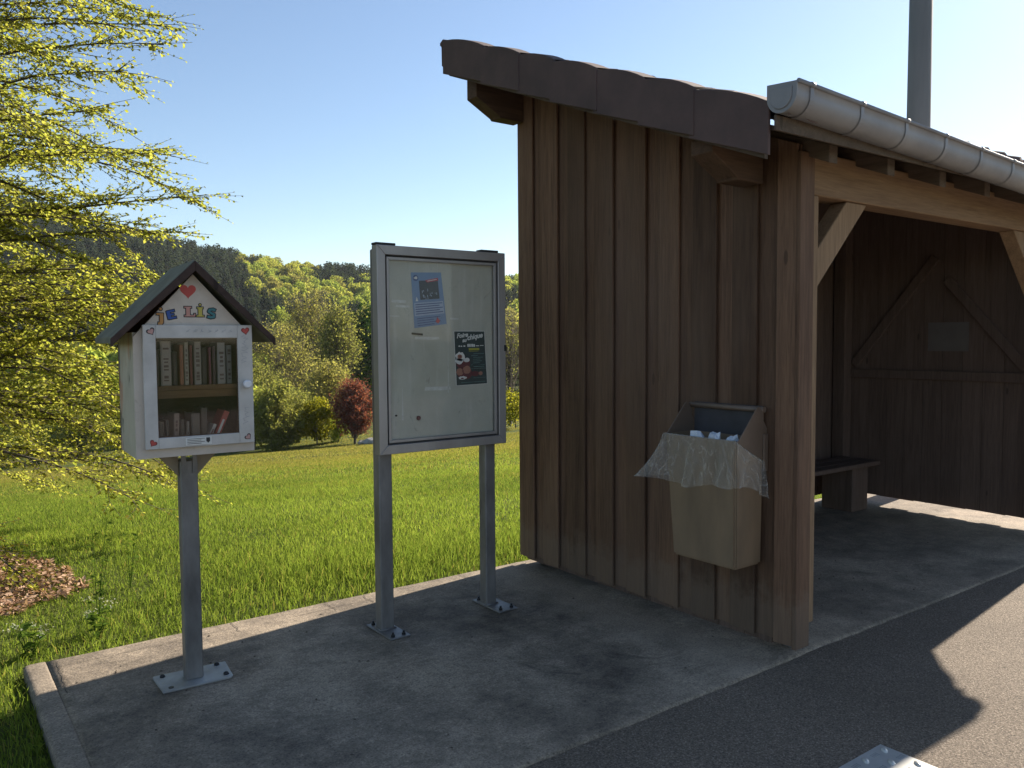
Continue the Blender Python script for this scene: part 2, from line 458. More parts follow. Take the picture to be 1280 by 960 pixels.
# ------------------------------------------------------------------ bus shelter
SL = 3.49; SR = 7.43                      # outer faces of the two side walls
FY, BY = 2.36, 4.59                       # front and rear of the side walls
VX0, VX1 = 2.97, 7.55                     # roof edges
RS = .397
def RT(y): return 2.624 + RS*(y-2.197)     # top line of the verge
sh = thing('bus_shelter', 'brown timber bus shelter with tiled lean-to roof and zinc gutter, open to the road', 'shelter', (SL, FY, 0))
def board_wall(bm, plane, out, y0, y1, ztop, zb, w1=.156, gap=.108, t=.016, seed=1):
    """board-on-board cladding in the plane x=plane, outside towards out (-1/+1)"""
    r = random.Random(seed)
    y = y0; first = True
    # recessed boards
    k = 0; yy = y0
    while yy < y1-.01:
        a, b = yy, min(yy+w1+gap, y1)
        j = r.uniform(-.004, .004)
        prism(bm, [(a+.002, zb+r.uniform(-.006, .006)), (b-.002, zb+r.uniform(-.006, .006)), (b-.002, ztop(b)), (a+.002, ztop(a))], 'x', plane+out*(-t+j), plane+out*(-.001+j))
        yy = b
    yy = y0
    while yy < y1-.01:
        a = max(yy-.045+r.uniform(-.008, .008), y0); b = min(yy+w1-.045+r.uniform(-.008, .008), y1)
        if b-a > .04:
            j = r.uniform(0, .006)
            prism(bm, [(a, zb-.005+r.uniform(-.008, .008)), (b, zb-.005+r.uniform(-.008, .008)), (b, ztop(b)), (a, ztop(a))], 'x', plane+out*(.0065+j), plane+out*(.0065+t+j), .0025)
        yy += w1+gap
zt_wall = lambda y: RT(y)-.16
bm = NB(); board_wall(bm, SL, -1, FY, BY, zt_wall, .072, seed=4)
obj('side_wall', bm, M['clad'], sh, )
bm = NB(); board_wall(bm, SR, 1, FY+.17, BY, zt_wall, .085, seed=9)
obj('side_wall', bm, M['clad'], sh)
# inner skins
bm = NB()
yy = FY+.15
r_ = random.Random(5)
while yy < BY-.02:
    b = min(yy+.17, BY-.02)
    prism(bm, [(yy+.0015, .09), (b-.0015, .09), (b-.0015, zt_wall(b)), (yy+.0015, zt_wall(yy))], 'x', SR-.047+r_.uniform(-.002, .002), SR-.025); yy = b
obj('inner_lining', bm, M['clad_in'], sh)
bm = NB()
yy = FY+.15
while yy < BY-.02:
    b = min(yy+.17, BY-.02)
    prism(bm, [(yy+.0015, .03), (b-.0015, .03), (b-.0015, zt_wall(b)), (yy+.0015, zt_wall(yy))], 'x', SL+.025, SL+.047+r_.uniform(-.002, .002)); yy = b
obj('inner_lining', bm, M['clad_in'], sh)
bm = NB()
xx = SL+.05
while xx < SR-.06:
    b = min(xx+.17, SR-.055)
    box(bm, xx+.0015, b-.0015, BY-.06+r_.uniform(-.003, .003), BY-.035, .07, zt_wall(BY-.06), .002); xx = b
obj('back_wall', bm, M['clad_in'], sh)
# corner trim boards of the front ends (seen edge on)
for (a, b, zb) in ((SL-.03, SL+.083, .055), (SR-.06, SR+.03, .08)):
    bm = NB(); fy_ = FY if a < 5 else FY+.17; box(bm, a, b, fy_-.026, fy_-.002, zb, RT(FY)-.2, .003); obj('corner_board', bm, M['clad'], sh)
# posts
for (a, b, c, d, zb, zt, n) in ((SL+.085, SL+.222, 2.40, 2.535, .13, 2.307, 'post'), (7.11, 7.25, 2.40, 2.535, .13, 2.307, 'post'),
                                (SL+.06, SL+.19, 4.38, 4.51, .01, 3.2, 'post'), (SR-.18, SR-.055, 4.39, 4.515, .01, 3.2, 'post')):
    bm = NB(); box(bm, a, b, c, d, zb, zt, .006); p = obj(n, bm, M['timber'] if c < 3 else M['clad_in'], sh)
    if c < 3:
        bm = NB(); box(bm, a+.03, b-.03, c+.03, d-.03, .0005, zb, .0); obj('post_shoe', bm, M['galv'], p)
# front beam, rear purlin with chamfered ends showing outside the wall
def purlin_end(bm, y0, y1, x_in, z0, z1, L, sgn):
    x1 = x_in + sgn*L
    prism(bm, [(x_in, z0), (x_in+sgn*L*.5, z0), (x_in+sgn*L*.52, z0+.012), (x1, z0+.11), (x1, z1), (x_in, z1)], 'y', y0, y1, .004)
bm = NB(); box(bm, SL+.087, SR-.06, 2.402, 2.538, 2.309, 2.524, .006); obj('front_beam', bm, M['timber_x'], sh)
for (y0, y1, z0, z1) in ((2.546, 2.678, 2.364, 2.543), (4.508, 4.62, 3.085, 3.326)):
    for (xi, sg) in ((SL-.034, -1), (SR+.034, 1)):
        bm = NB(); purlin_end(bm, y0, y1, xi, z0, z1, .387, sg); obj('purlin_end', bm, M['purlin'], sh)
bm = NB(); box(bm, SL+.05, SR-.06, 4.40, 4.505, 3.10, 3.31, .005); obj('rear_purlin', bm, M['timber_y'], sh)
# knee braces of the front
for (xt, xb, sg) in ((4.093, SL+.18, 1), (6.10, 7.16, -1)):
    bm = NB()
    L = abs(xt-xb)
    a = Vector((xb, 2.47, 1.885 if sg > 0 else 2.309-L*1.0)); b = Vector((xt, 2.47, 2.309))
    w_ = .07
    d = (b-a).normalized(); n = Vector((-d.z, 0, d.x))
    P = lambda p: (p.x, p.z)
    ia = a + n*w_; ib = a - n*w_
    # cut square to post and beam
    def hit_z(p, z): t = (z-p.z)/d.z; return p + d*t
    def hit_x(p, x): t = (x-p.x)/d.x; return p + d*t
    xp = SL+.2235 if sg > 0 else 7.109
    prism(bm, [P(hit_x(ia, xp)), P(hit_x(ib, xp)), P(hit_z(ib, 2.308)), P(hit_z(ia, 2.308))], 'y', 2.42, 2.515, .004)
    obj('knee_brace', bm, M['timber'], sh)
# rail and diagonal struts on the far wall, seen inside
bm = NB(); box(bm, SR-.082, SR-.05, FY+.2, 4.385, 1.21, 1.29, .004); obj('wall_rail', bm, M['clad_in'], sh)
for (ya, za, yb, zb_) in ((4.36, 1.33, 3.6, 2.3), (2.85, 1.33, 3.5, 2.1)):
    bm = NB(); beam(bm, (SR-.064, ya, za), (SR-.064, yb, zb_), .03, .08, .004); obj('wall_strut', bm, M['clad_in'], sh)
# rafters
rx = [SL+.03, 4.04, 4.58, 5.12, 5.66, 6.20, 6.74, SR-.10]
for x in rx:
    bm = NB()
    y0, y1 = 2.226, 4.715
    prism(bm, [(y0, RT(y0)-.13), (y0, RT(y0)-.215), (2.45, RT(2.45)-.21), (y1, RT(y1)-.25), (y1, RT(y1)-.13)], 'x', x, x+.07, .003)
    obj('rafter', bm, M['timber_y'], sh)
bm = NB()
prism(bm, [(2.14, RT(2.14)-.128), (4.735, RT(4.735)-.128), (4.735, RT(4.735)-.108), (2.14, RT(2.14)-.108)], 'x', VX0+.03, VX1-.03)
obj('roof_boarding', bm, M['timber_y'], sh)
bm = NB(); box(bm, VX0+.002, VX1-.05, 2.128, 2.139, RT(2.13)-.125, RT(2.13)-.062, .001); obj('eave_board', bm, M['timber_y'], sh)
# tiles: a waved, stepped sheet with real thickness
def tile_sheet():
    nx = int((VX1-VX0-.04)/.028); xsx = np.linspace(VX0+.02, VX1-.02, nx)
    V = []; rows = []
    ncourse = 8; yA, yB = 2.075, 4.735
    L = (yB-yA)/ncourse
    for c in range(ncourse):
        for e, (yo, lift) in enumerate(((0, .036), (L-.001, .008))):
            rows.append((yA+c*L+yo, lift, c))
    wv = .5+.5*np.sin(xsx*2*math.pi/.215)
    prof = .030*np.power(wv, 1.4)
    rise_ = np.clip((xsx-3.25)/.8, 0, 1)*np.clip((VX1-.1-xsx)/.5, 0, 1)
    jit = rng.normal(0, .0025, (ncourse, nx//8+2))
    for y, lift, c in rows:
        jj = jit[c][(np.arange(nx)//8)]
        z = RT(y) - .055 + lift + prof*(1+.5*rise_) + .032*rise_ + jj
        yj = y + (jj*2 if lift > .02 else 0)
        V += [(a, b, d) for a, b, d in zip(xsx, np.broadcast_to(yj, xsx.shape), z)]
    # under side edge at the eave
    base = len(V)
    V += [(a, 2.085, RT(2.075) - .05 + p) for a, p in zip(xsx, prof*(1+.5*rise_)+.032*rise_-.004)]
    Fq = []
    order = list(range(len(rows)))
    for i in range(len(rows)-1):
        for k in range(nx-1):
            Fq.append((i*nx+k, i*nx+k+1, (i+1)*nx+k+1, (i+1)*nx+k))
    for k in range(nx-1): Fq.append((base+k, base+k+1, k+1, k))
    return V, Fq
V, Fq = tile_sheet(); obj_np('roof_tiles', V, Fq, M['tile'], sh)
# verge tiles
vy = [2.183, 2.588, 2.916, 3.249, 3.605, 3.925, 4.289, 4.743]
for sgn, X in ((-1, VX0), (1, VX1)):
    for i in range(len(vy)-1):
        a, b = vy[i]-.02, vy[i+1]+.012
        n = 9; top = []
        for k in range(n):
            t = k/(n-1); y = a+(b-a)*t
            arch = .018*math.sin(math.pi*min(t*1.15, 1))**.8 - .004
            top.append((y, RT(y)-.022 + arch + .012*(1-t)))
        bot = [(b, RT(b)-.25-.004), (a, RT(a)-.25+.013)]
        bm = NB(); x0 = X+sgn*(.012*(1 if i % 2 else .4))
        prism(bm, [p for p in reversed(top)] + bot[::-1], 'x', x0, x0-sgn*.018, .003)
        # cap that turns over onto the roof
        capv = []
        for y, z in top: capv.append((bm.verts.new((x0-sgn*.003, y, z+.001)), bm.verts.new((x0-sgn*.10, y, z+.012)), bm.verts.new((x0-sgn*.17, y, z-.02))))
        for k in range(n-1):
            for e in range(2): bm.faces.new((capv[k][e], capv[k+1][e], capv[k+1][e+1], capv[k][e+1]))
        if i == len(vy)-2:
            prism(bm, [(b-.005, RT(b)-.03), (b+.03, RT(b)-.045), (b+.03, RT(b)-.06), (b+.012, RT(b)-.075), (b+.01, RT(b)-.2), (b-.005, RT(b)-.21)], 'x', x0, x0-sgn*.018)
        obj('verge_tile', bm, M['tile'], sh)
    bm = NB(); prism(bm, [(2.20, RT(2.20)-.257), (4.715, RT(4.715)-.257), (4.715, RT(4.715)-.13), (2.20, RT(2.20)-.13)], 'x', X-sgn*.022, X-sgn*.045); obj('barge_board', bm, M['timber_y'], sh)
# gutter
GX0, GX1 = VX0+.0, VX1-.10
GYc, GR = 2.098, .071
def gz_(x): return 2.651 - .040*(x-GX0)
bm = NB()
def gutter_profile(r, lip=True):
    P = []
    for k in range(15):
        a = math.pi + math.pi*k/14
        P.append((GYc + r*math.cos(a), -.045 + r*math.sin(a)))
    P = [(GYc-r, 0)] + P + [(GYc+r, .012)]
    return P
po, pi_ = gutter_profile(GR), gutter_profile(GR-.004)
sec = []
for x in (GX0, GX1):
    z = gz_(x)
    sec.append([[bm.verts.new((x, p[0], z+p[1])) for p in po], [bm.verts.new((x, p[0], z+p[1])) for p in pi_]])
n = len(po)
for w_ in (0, 1):
    for k in range(n-1):
        f = bm.faces.new((sec[0][w_][k], sec[0][w_][k+1], sec[1][w_][k+1], sec[1][w_][k])); f.smooth = True
for k in (0, n-1): bm.faces.new((sec[0][0][k], sec[0][1][k], sec[1][1][k], sec[1][0][k]))
gut = obj('gutter', bm, M['zinc'], sh)
for x, s in ((GX0, -1), (GX1, 1)):
    bm = NB(); prism(bm, [(p[0], gz_(x)+p[1]) for p in gutter_profile(GR+.002)], 'x', x, x+s*.006, .001)
    prism(bm, [(GYc+(p[0]-GYc)*.72, gz_(x)-.018+p[1]*.72) for p in gutter_profile(GR)], 'x', x+s*.006, x+s*.012, .002)
    obj('end_cap', bm, M['zinc'], gut)
bm = NB(); tube(bm, [(GX0, GYc-GR-.004, gz_(GX0)), (GX1, GYc-GR-.004, gz_(GX1))], .009, 8); obj('rolled_rim', bm, M['zinc'], gut)
x = GX0+.10
while x < GX1:
    bm = NB()
    for k in range(n-1):
        pa, pb = gutter_profile(GR+.0035)[k], gutter_profile(GR+.0035)[k+1]
        z = gz_(x)
        vs = [bm.verts.new((xx_, p[0], z+p[1])) for xx_, p in ((x-.013, pa), (x-.013, pb), (x+.013, pb), (x+.013, pa))]
        bm.faces.new(vs)
    tube(bm, [(x-.013, GYc-GR-.004, gz_(x)+.001), (x+.013, GYc-GR-.004, gz_(x)+.001)], .0115, 8)
    bmesh.ops.remove_doubles(bm, verts=bm.verts, dist=.0005)
    obj('gutter_bracket', bm, M['zinc'], gut); x += .385
# unseen plate added at the far front corner, shaped to cast the road shadow
bm = NB(); yb_ = FY+.142
prism(bm, [(yb_, 2.04), (yb_, RT(yb_)-.1), (2.04, RT(2.04)-.06), (2.03, 2.47), (2.07, 2.40), (2.13, 2.365), (2.19, 2.335), (2.24, 2.27), (2.32, 2.215), (2.41, 2.12)], 'x', SR-.02, SR+.045)
obj('eave_shadow_plate', bm, M['timber_y'], sh)

# bench inside, along the back wall
bn = thing('bench', 'dark plank bench on box legs against the back wall inside the shelter', 'bench', (5.5, 4.3, 0))
bm = NB()
for k in range(3): box(bm, SL+.2, SR-.2, 4.0+k*.13, 4.0+k*.13+.122, .41, .45, .006)
obj('seat', bm, M['clad_in'], bn)
for x in (SL+.35, 6.86):
    bm = NB(); box(bm, x, x+.26, 4.06, 4.37, .0005, .41, .006); obj('leg', bm, M['clad_in'], bn)
# pale sheet on the far inner wall
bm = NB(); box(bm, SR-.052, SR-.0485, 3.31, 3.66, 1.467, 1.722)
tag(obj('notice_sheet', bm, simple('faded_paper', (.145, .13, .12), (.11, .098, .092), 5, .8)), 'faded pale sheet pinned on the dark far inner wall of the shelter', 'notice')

# utility pole behind the shelter
px0, py0 = 8.40, 4.31
bm = NB(); tube(bm, [(px0, py0, .002), (px0, py0, 3), (px0+.01, py0, 8.2)], [.125, .115, .10], 20)
tag(obj('utility_pole', bm, simple('grey_pole', (.27, .26, .25), (.17, .165, .16), 3, .85, 0, .4, 30, aniso=(1, 1, .12))), 'tall grey wooden utility pole rising behind the shelter roof', 'pole')

# ------------------------------------------------------------------ waste bin on the side wall
M['bin'] = simple('beige_bin_paint', (.25, .172, .105), (.14, .098, .062), 4, .55, 0, .12, 30, aniso=(1, 1, .3))
M['bin_dark'] = simple('bin_inner', (.05, .05, .06), (.03, .03, .036), 9, .6)
M['bin_trim'] = simple('bin_hood_brown', (.16, .115, .085), (.125, .09, .068), 8, .5, 0, .12, 30)
BIN = Matrix.Translation((3.348, 2.754, .402)) @ Matrix.Scale(.943, 4) @ Matrix.Translation((-3.55, -2.92, -.33))   # bin drawn at 1:1, set on the wall at its measured size
wb = thing('waste_bin', 'beige wall-mounted litter bin with a sloping open hood, on the shelter side wall', 'bin', (3.348, 2.754, .402))
wb.scale = (.943,)*3; BIN_LOC = Matrix.Translation((-3.55, -2.92, -.33))
def bobj(name, bm, mat):
    bm.transform(BIN_LOC); return obj(name, bm, mat, wb, local=True)
BX0, BX1, BYa, BYb = 3.43, 3.672, 2.682, 3.175
bm = NB()
def frustum(bm, bot, top, z0, z1, th=.006, closed_bottom=True):
    (a0, a1, c0, c1), (b0, b1, e0, e1) = bot, top
    B_ = [bm.verts.new(p) for p in ((a0, c0, z0), (a1, c0, z0), (a1, c1, z0), (a0, c1, z0))]
    T_ = [bm.verts.new(p) for p in ((b0, e0, z1), (b1, e0, z1), (b1, e1, z1), (b0, e1, z1))]
    i = th
    T2 = [bm.verts.new(p) for p in ((b0+i, e0+i, z1), (b1-i, e0+i, z1), (b1-i, e1-i, z1), (b0+i, e1-i, z1))]
    B2 = [bm.verts.new(p) for p in ((a0+i, c0+i, z0+.02), (a1-i, c0+i, z0+.02), (a1-i, c1-i, z0+.02), (a0+i, c1-i, z0+.02))]
    fs = [bm.faces.new(B_[::-1]), bm.faces.new(B2)]
    for k in range(4):
        j = (k+1) % 4
        fs += [bm.faces.new((B_[k], B_[j], T_[j], T_[k])), bm.faces.new((T_[k], T_[j], T2[j], T2[k])), bm.faces.new((T2[k], T2[j], B2[j], B2[k]))]
    vedges = [e for e in bm.edges if (e.verts[0] in B_ and e.verts[1] in T_) or (e.verts[1] in B_ and e.verts[0] in T_)]
    bmesh.ops.bevel(bm, geom=vedges + [e for e in bm.edges if e.verts[0] in B_ and e.verts[1] in B_], offset=.014, segments=3, affect='EDGES')
frustum(bm, (BX0+.02, BX1, BYa+.01, BYb-.045), (BX0, BX1, BYa, BYb), .375, 1.062)
bobj('body', bm, M['bin'])
bm = NB(); box(bm, BX1-.004, BX1+.004, BYa+.012, BYb-.012, 1.03, 1.232, 0.001); bobj('hood_back', bm, M['bin_dark'])
cheek = [(BX0+.014, 1.055), (3.60, 1.226), (3.615, 1.232), (3.66, 1.215), (3.66, 1.155), (3.689, 1.115), (3.689, .93), (3.53, 1.0)]
for y0, y1 in ((BYa-.004, BYa+.002), (BYb-.002, BYb+.004)):
    bm = NB(); prism(bm, cheek, 'y', y0, y1, .0015); bobj('hood_side', bm, M['bin_trim'])
bm = NB(); tube(bm, [(3.655, BYa-.012, 1.215), (3.655, BYb+.006, 1.215)], .016, 10); bobj('hood_roll', bm, M['bin_trim'])
bm = NB(); box(bm, 3.651, 3.689, BYa-.012, BYa-.006, .885, 1.085, .004); bobj('mounting_flange', bm, M['bin_trim'])
bm = NB(); box(bm, BX1+.006, 3.689, BYa+.05, BYb-.05, .45, 1.1, .002); bobj('wall_bracket', bm, M['galv'])
# clear bag folded over the rim
def film():
    g = G('clear_bag_film'); v = g.coords((1, 1, .5))
    n1 = g.noise(v, 9, 2, .5, 2.2)
    cre = g.ramp(n1, [(.478, (0, 0, 0)), (.497, (1, 1, 1)), (.503, (1, 1, 1)), (.522, (0, 0, 0))])
    tr = g.n('ShaderNodeBsdfTransparent'); tr.inputs[0].default_value = (.97, .97, .96, 1)
    p = g.principled((.80, .79, .74), .16, 0, g.bump(n1, 1.0, .025), .6)
    m = g.n('ShaderNodeMixShader'); lw = g.n('ShaderNodeLayerWeight'); lw.inputs[0].default_value = .35
    fac = g.math('MINIMUM', g.math('ADD', g.math('ADD', .07, g.math('MULTIPLY', lw.outputs['Facing'], .38)), g.math('MULTIPLY', cre, .13)), .8)
    g.l(fac, m.inputs[0]); g.l(tr.outputs[0], m.inputs[1]); g.l(p, m.inputs[2])
    return g.done(m.outputs[0])
def bag():
    # path round the outside of the rim: far side, front, near side
    pts = []
    x_w, x_f, ya, yb = 3.668, BX0-.007, BYa-.010, BYb+.008
    def seg(a, b, n): return [(a[0]+(b[0]-a[0])*i/n, a[1]+(b[1]-a[1])*i/n) for i in range(n)]
    pts = seg((x_w, yb), (x_f, yb), 12) + seg((x_f, yb), (x_f, ya), 26) + seg((x_f, ya), (x_w+.01, ya), 14) + [(x_w+.01, ya)]
    cx, cy = 3.56, 2.92
    r = random.Random(5); rows = 12; V = []
    ph = [r.uniform(0, 6.28) for _ in range(6)]
    n = len(pts)
    for j in range(rows+1):
        t = j/rows
        for i, (x, y) in enumerate(pts):
            s = i/(n-1)
            near = max(0, (i-38)/14) if i > 38 else 0      # along the near side
            far = max(0, (12-i)/12)
            top = 1.068 - .135*near**.85 - .02*far
            length = .255 + .02*math.sin(s*9+ph[0]) + .012*math.sin(s*23+ph[1]) - .075*near - .01*far
            z = top - t*length
            dx, dy = x-cx, y-cy; L = math.hypot(dx, dy); dx /= L; dy /= L
            corner = math.exp(-((i-12)/3.2)**2)
            corner2 = math.exp(-((i-52)/3.0)**2)
            out = .004 + t**1.3*(.020 + .013*math.sin(s*31+ph[2]+t) + .012*math.sin(s*57+ph[3]+t*3) + .006*math.sin(s*113+t*7)) + corner*t**1.6*.15 + corner2*.015*t
            out += .008*math.sin(s*90+ph[4]+t*5)*t + r.uniform(-.004, .004)*t
            z -= corner*t*.02
            V.append((min(x+dx*out + (0), 3.66 if i > 3 else 3.668), y+dy*out, z))
    # inner fold going down into the bin
    inner = []
    for i, (x, y) in enumerate(pts):
        near = max(0, (i-38)/14) if i > 38 else 0
        far = max(0, (12-i)/12)
        top = 1.068 - .135*near**.85 - .02*far
        inner.append((x, y, top))
    Fq = []
    for j in range(rows):
        for i in range(n-1): Fq.append((j*n+i, j*n+i+1, (j+1)*n+i+1, (j+1)*n+i))
    b = len(V)
    for i, (x, y, z) in enumerate(inner):
        k = .89
        V.append((3.555+(x-3.555)*k, cy+(y-cy)*(k+.03), z+.004))
    for i, (x, y, z) in enumerate(inner):
        k = .85
        V.append((3.555+(x-3.555)*k, cy+(y-cy)*(k+.05), z-.16))
    for i in range(n-1):
        Fq.append((b+i, b+i+1, i+1, i)); Fq.append((b+n+i, b+n+i+1, b+i+1, b+i))
    return V, Fq
V, Fq = bag(); V = [tuple(BIN @ Vector(v)) for v in V]
bo = obj_np('bin_bag', V, Fq, film(), smooth=True)
bo.modifiers.new('fold', 'SUBSURF').levels = 1; bo.modifiers['fold'].render_levels = 1
tag(bo, 'clear plastic bin bag folded down over the rim of the beige litter bin', 'bin bag')
M['paper'] = simple('white_paper', (.72, .75, .80), (.58, .62, .70), 22, .7)
for (x, y, z, s, rz, lb) in ((3.50, 3.00, 1.045, .07, .3, 'crumpled white paper sticking up in the litter bin, the one at its far end'),
                             (3.49, 2.87, 1.04, .085, -.5, 'folded white paper with a pointed top, in the middle of the litter bin'),
                             (3.52, 2.765, 1.05, .05, .9, 'small white paper wad beside the near hood side of the litter bin')):
    bm = NB(); r = random.Random(int(z*1000+y*100))
    bmesh.ops.create_icosphere(bm, subdivisions=2, radius=1)
    for v in bm.verts:
        k = 1 + r.uniform(-.3, .25); v.co = Vector((v.co.x*.55*k, v.co.y*1.0*k, v.co.z*k*(.9 if v.co.z < 0 else 1.0-.5*abs(v.co.y))))
    bmesh.ops.transform(bm, matrix=Matrix.Translation((x, y, z)) @ Matrix.Rotation(rz, 4, 'Z') @ Matrix.Rotation(.5, 4, 'X') @ Matrix.Scale(s*.75, 4), verts=bm.verts)
    bm.transform(BIN)
    o = obj('paper_waste', bm, M['paper']); tag(o, lb, 'paper', 'paper waste in the litter bin')

# ------------------------------------------------------------------ notice board
nb = thing('notice_board', 'grey metal notice board with glazed front on two galvanised posts', 'notice board', (2.42, 3.95, 0))
X0, X1, Z0, Z1, Y0, Y1 = 2.003, 2.838, .985, 2.103, 3.885, 3.945
fw = .05
prof = [('left', [(X0, Z0), (X0+fw, Z0+fw), (X0+fw, Z1-fw), (X0, Z1)]), ('right', [(X1, Z0), (X1, Z1), (X1-fw, Z1-fw), (X1-fw, Z0+fw)]),
        ('top', [(X0, Z1), (X0+fw, Z1-fw), (X1-fw, Z1-fw), (X1, Z1)]), ('bottom', [(X0, Z0), (X1, Z0), (X1-fw, Z0+fw), (X0+fw, Z0+fw)])]
bm = NB()
for _, p in prof: prism(bm, p, 'y', Y0, Y1, .0025)
fr = obj('frame', bm, M['alu'], nb)
# door frame inside, with a dark gap round it
bm = NB()
g_ = .010; fi = .016
a0_, a1_, b0_, b1_ = X0+fw+g_, X1-fw-g_, Z0+fw+g_, Z1-fw-g_
for p in ([(a0_, b0_), (a0_+fi, b0_+fi), (a0_+fi, b1_-fi), (a0_, b1_)], [(a1_, b0_), (a1_, b1_), (a1_-fi, b1_-fi), (a1_-fi, b0_+fi)],
          [(a0_, b1_), (a0_+fi, b1_-fi), (a1_-fi, b1_-fi), (a1_, b1_)], [(a0_, b0_), (a1_, b0_), (a1_-fi, b0_+fi), (a0_+fi, b0_+fi)]):
    prism(bm, p, 'y', Y0+.006, Y0+.026, .0015)
dr = obj('door_frame', bm, M['alu'], nb)
bm = NB(); box(bm, X0+fw-.004, X1-fw+.004, Y0+.034, Y0+.040, Z0+fw-.004, Z1-fw+.004); obj('dark_recess', bm, M['alu_dark'], nb)
def panelmat():
    g = G('stained_panel'); v = g.coords((1, 1, .6))
    n1 = g.noise(v, 3.0, 6, .6, .6); n2 = g.noise(v, 14, 5, .75, 1.0); n3 = g.noise(g.coords((6, 1, .5)), 3, 4, .6)
    col = g.ramp(n1, [(.3, (.40, .39, .335)), (.7, (.53, .52, .46))])
    col = g.mix(g.math('MULTIPLY', g.ramp(n3, [(.56, (0, 0, 0)), (.7, (1, 1, 1))]), .35), col, (.63, .62, .60))
    col = g.mix(g.math('MULTIPLY', g.ramp(n2, [(.60, (0, 0, 0)), (.70, (1, 1, 1))]), .5), col, (.22, .22, .20))
    return g.done(g.principled(col, .45, 0, g.bump(n1, .05, .01), .4))
PY = Y0+.030
bm = NB(); box(bm, a0_+fi-.002, a1_-fi+.002, PY, PY+.0035, b0_+fi-.002, b1_-fi+.002); obj('backing_panel', bm, panelmat(), nb)
bm = NB(); box(bm, X0+.012, X1-.012, Y1-.008, Y1-.002, Z0+.012, Z1-.012); obj('back_plate', bm, M['galv'], nb)
bm = NB()
for (x0_, x1_, z0_, z1_) in ((2.10, 2.19, 1.80, 1.815), (2.125, 2.215, 1.775, 1.787), (2.155, 2.165, 1.16, 1.34), (2.30, 2.47, 1.315, 1.335), (2.452, 2.458, 1.30, 1.66), (2.39, 2.394, 1.94, 2.04), (2.47, 2.53, 1.712, 1.722), (2.08, 2.15, 1.725, 1.731), (2.24, 2.40, 1.60, 1.615)):
    prism(bm, [(x0_, z0_+.003), (x1_*.6+x0_*.4, z0_), (x1_, z0_+.002), (x1_-.003, z1_), (x0_+.004, z1_+.002)], 'y', PY-.0006, PY-.0001)
obj('tape_residue', bm, simple('tape_residue', (.66, .66, .64), (.5, .5, .48), 40, .5), nb)
def glass(name, tint=(.93, .96, .95), refl=.5, dirt=.06):
    g = G(name); v = g.coords(); nz = g.noise(v, 4, 6, .7, .8)
    tr = g.n('ShaderNodeBsdfTransparent'); tr.inputs[0].default_value = (*tint, 1)
    gl = g.n('ShaderNodeBsdfGlossy'); gl.inputs['Roughness'].default_value = .04
    fr_ = g.n('ShaderNodeFresnel'); fr_.inputs[0].default_value = 1.5
    m = g.n('ShaderNodeMixShader'); g.l(g.math('MULTIPLY', fr_.outputs[0], refl), m.inputs[0]); g.l(tr.outputs[0], m.inputs[1]); g.l(gl.outputs[0], m.inputs[2])
    df = g.n('ShaderNodeBsdfDiffuse'); df.inputs[0].default_value = (.6, .6, .58, 1)
    m2 = g.n('ShaderNodeMixShader'); g.l(g.math('MULTIPLY', g.ramp(nz, [(.45, (.2, .2, .2)), (.75, (1, 1, 1))]), dirt), m2.inputs[0]); g.l(m.outputs[0], m2.inputs[1]); g.l(df.outputs[0], m2.inputs[2])
    return g.done(m2.outputs[0])
M['glass'] = glass('dusty_pane', (.97, .975, .97), .32, .03)
bm = NB(); box(bm, a0_+fi-.003, a1_-fi+.003, Y0+.012, Y0+.015, b0_+fi-.003, b1_-fi+.003); obj('glass_pane', bm, M['glass'], dr)
for a, b in ((X0-.002, X0+.115), (X1-.165, X1-.045)):
    bm = NB(); box(bm, a, b, Y0+.004, Y1, Z1+.001, Z1+.013, .002); obj('top_bracket', bm, M['black'], nb)
bm = NB(); box(bm, X1-.012, X1+.006, Y0-.004, Y0+.012, 1.53, 1.565, .002); obj('lock', bm, M['black'], nb)
for (a, b, px0_, px1_) in ((2.028, 2.108, 2.005, 2.13), (2.728, 2.80, 2.717, 2.855)):
    bm = NB(); box(bm, a, b, Y1+.002, Y1+.075, .006, 2.09, .006)
    p = obj('post', bm, M['galv'], nb)
    bm = NB(); box(bm, px0_, px1_, 3.80, 4.09, .001, .010, .003)
    bp = obj('base_plate', bm, M['galv'], nb)
    for (bx, by) in ((px0_+.03, 3.83), (px1_-.03, 3.83), (px0_+.03, 4.06), (px1_-.03, 4.06)):
        bm = NB(); disc(bm, (bx, by, .0155), .012, 'z', .011, 6); disc(bm, (bx, by, .027), .006, 'z', .012, 10); obj('bolt', bm, M['dark_metal'], bp)
    bm = NB()
    for k in range(10): pass
    cx_, cy_ = (a+b)/2, Y1+.0385
    tube(bm, [(a-.004, Y1-.002, .012), (b+.004, Y1-.002, .012), (b+.004, Y1+.079, .012), (a-.004, Y1+.079, .012), (a-.004, Y1-.002, .012)], .006, 6); obj('weld_bead', bm, M['galv'], bp)

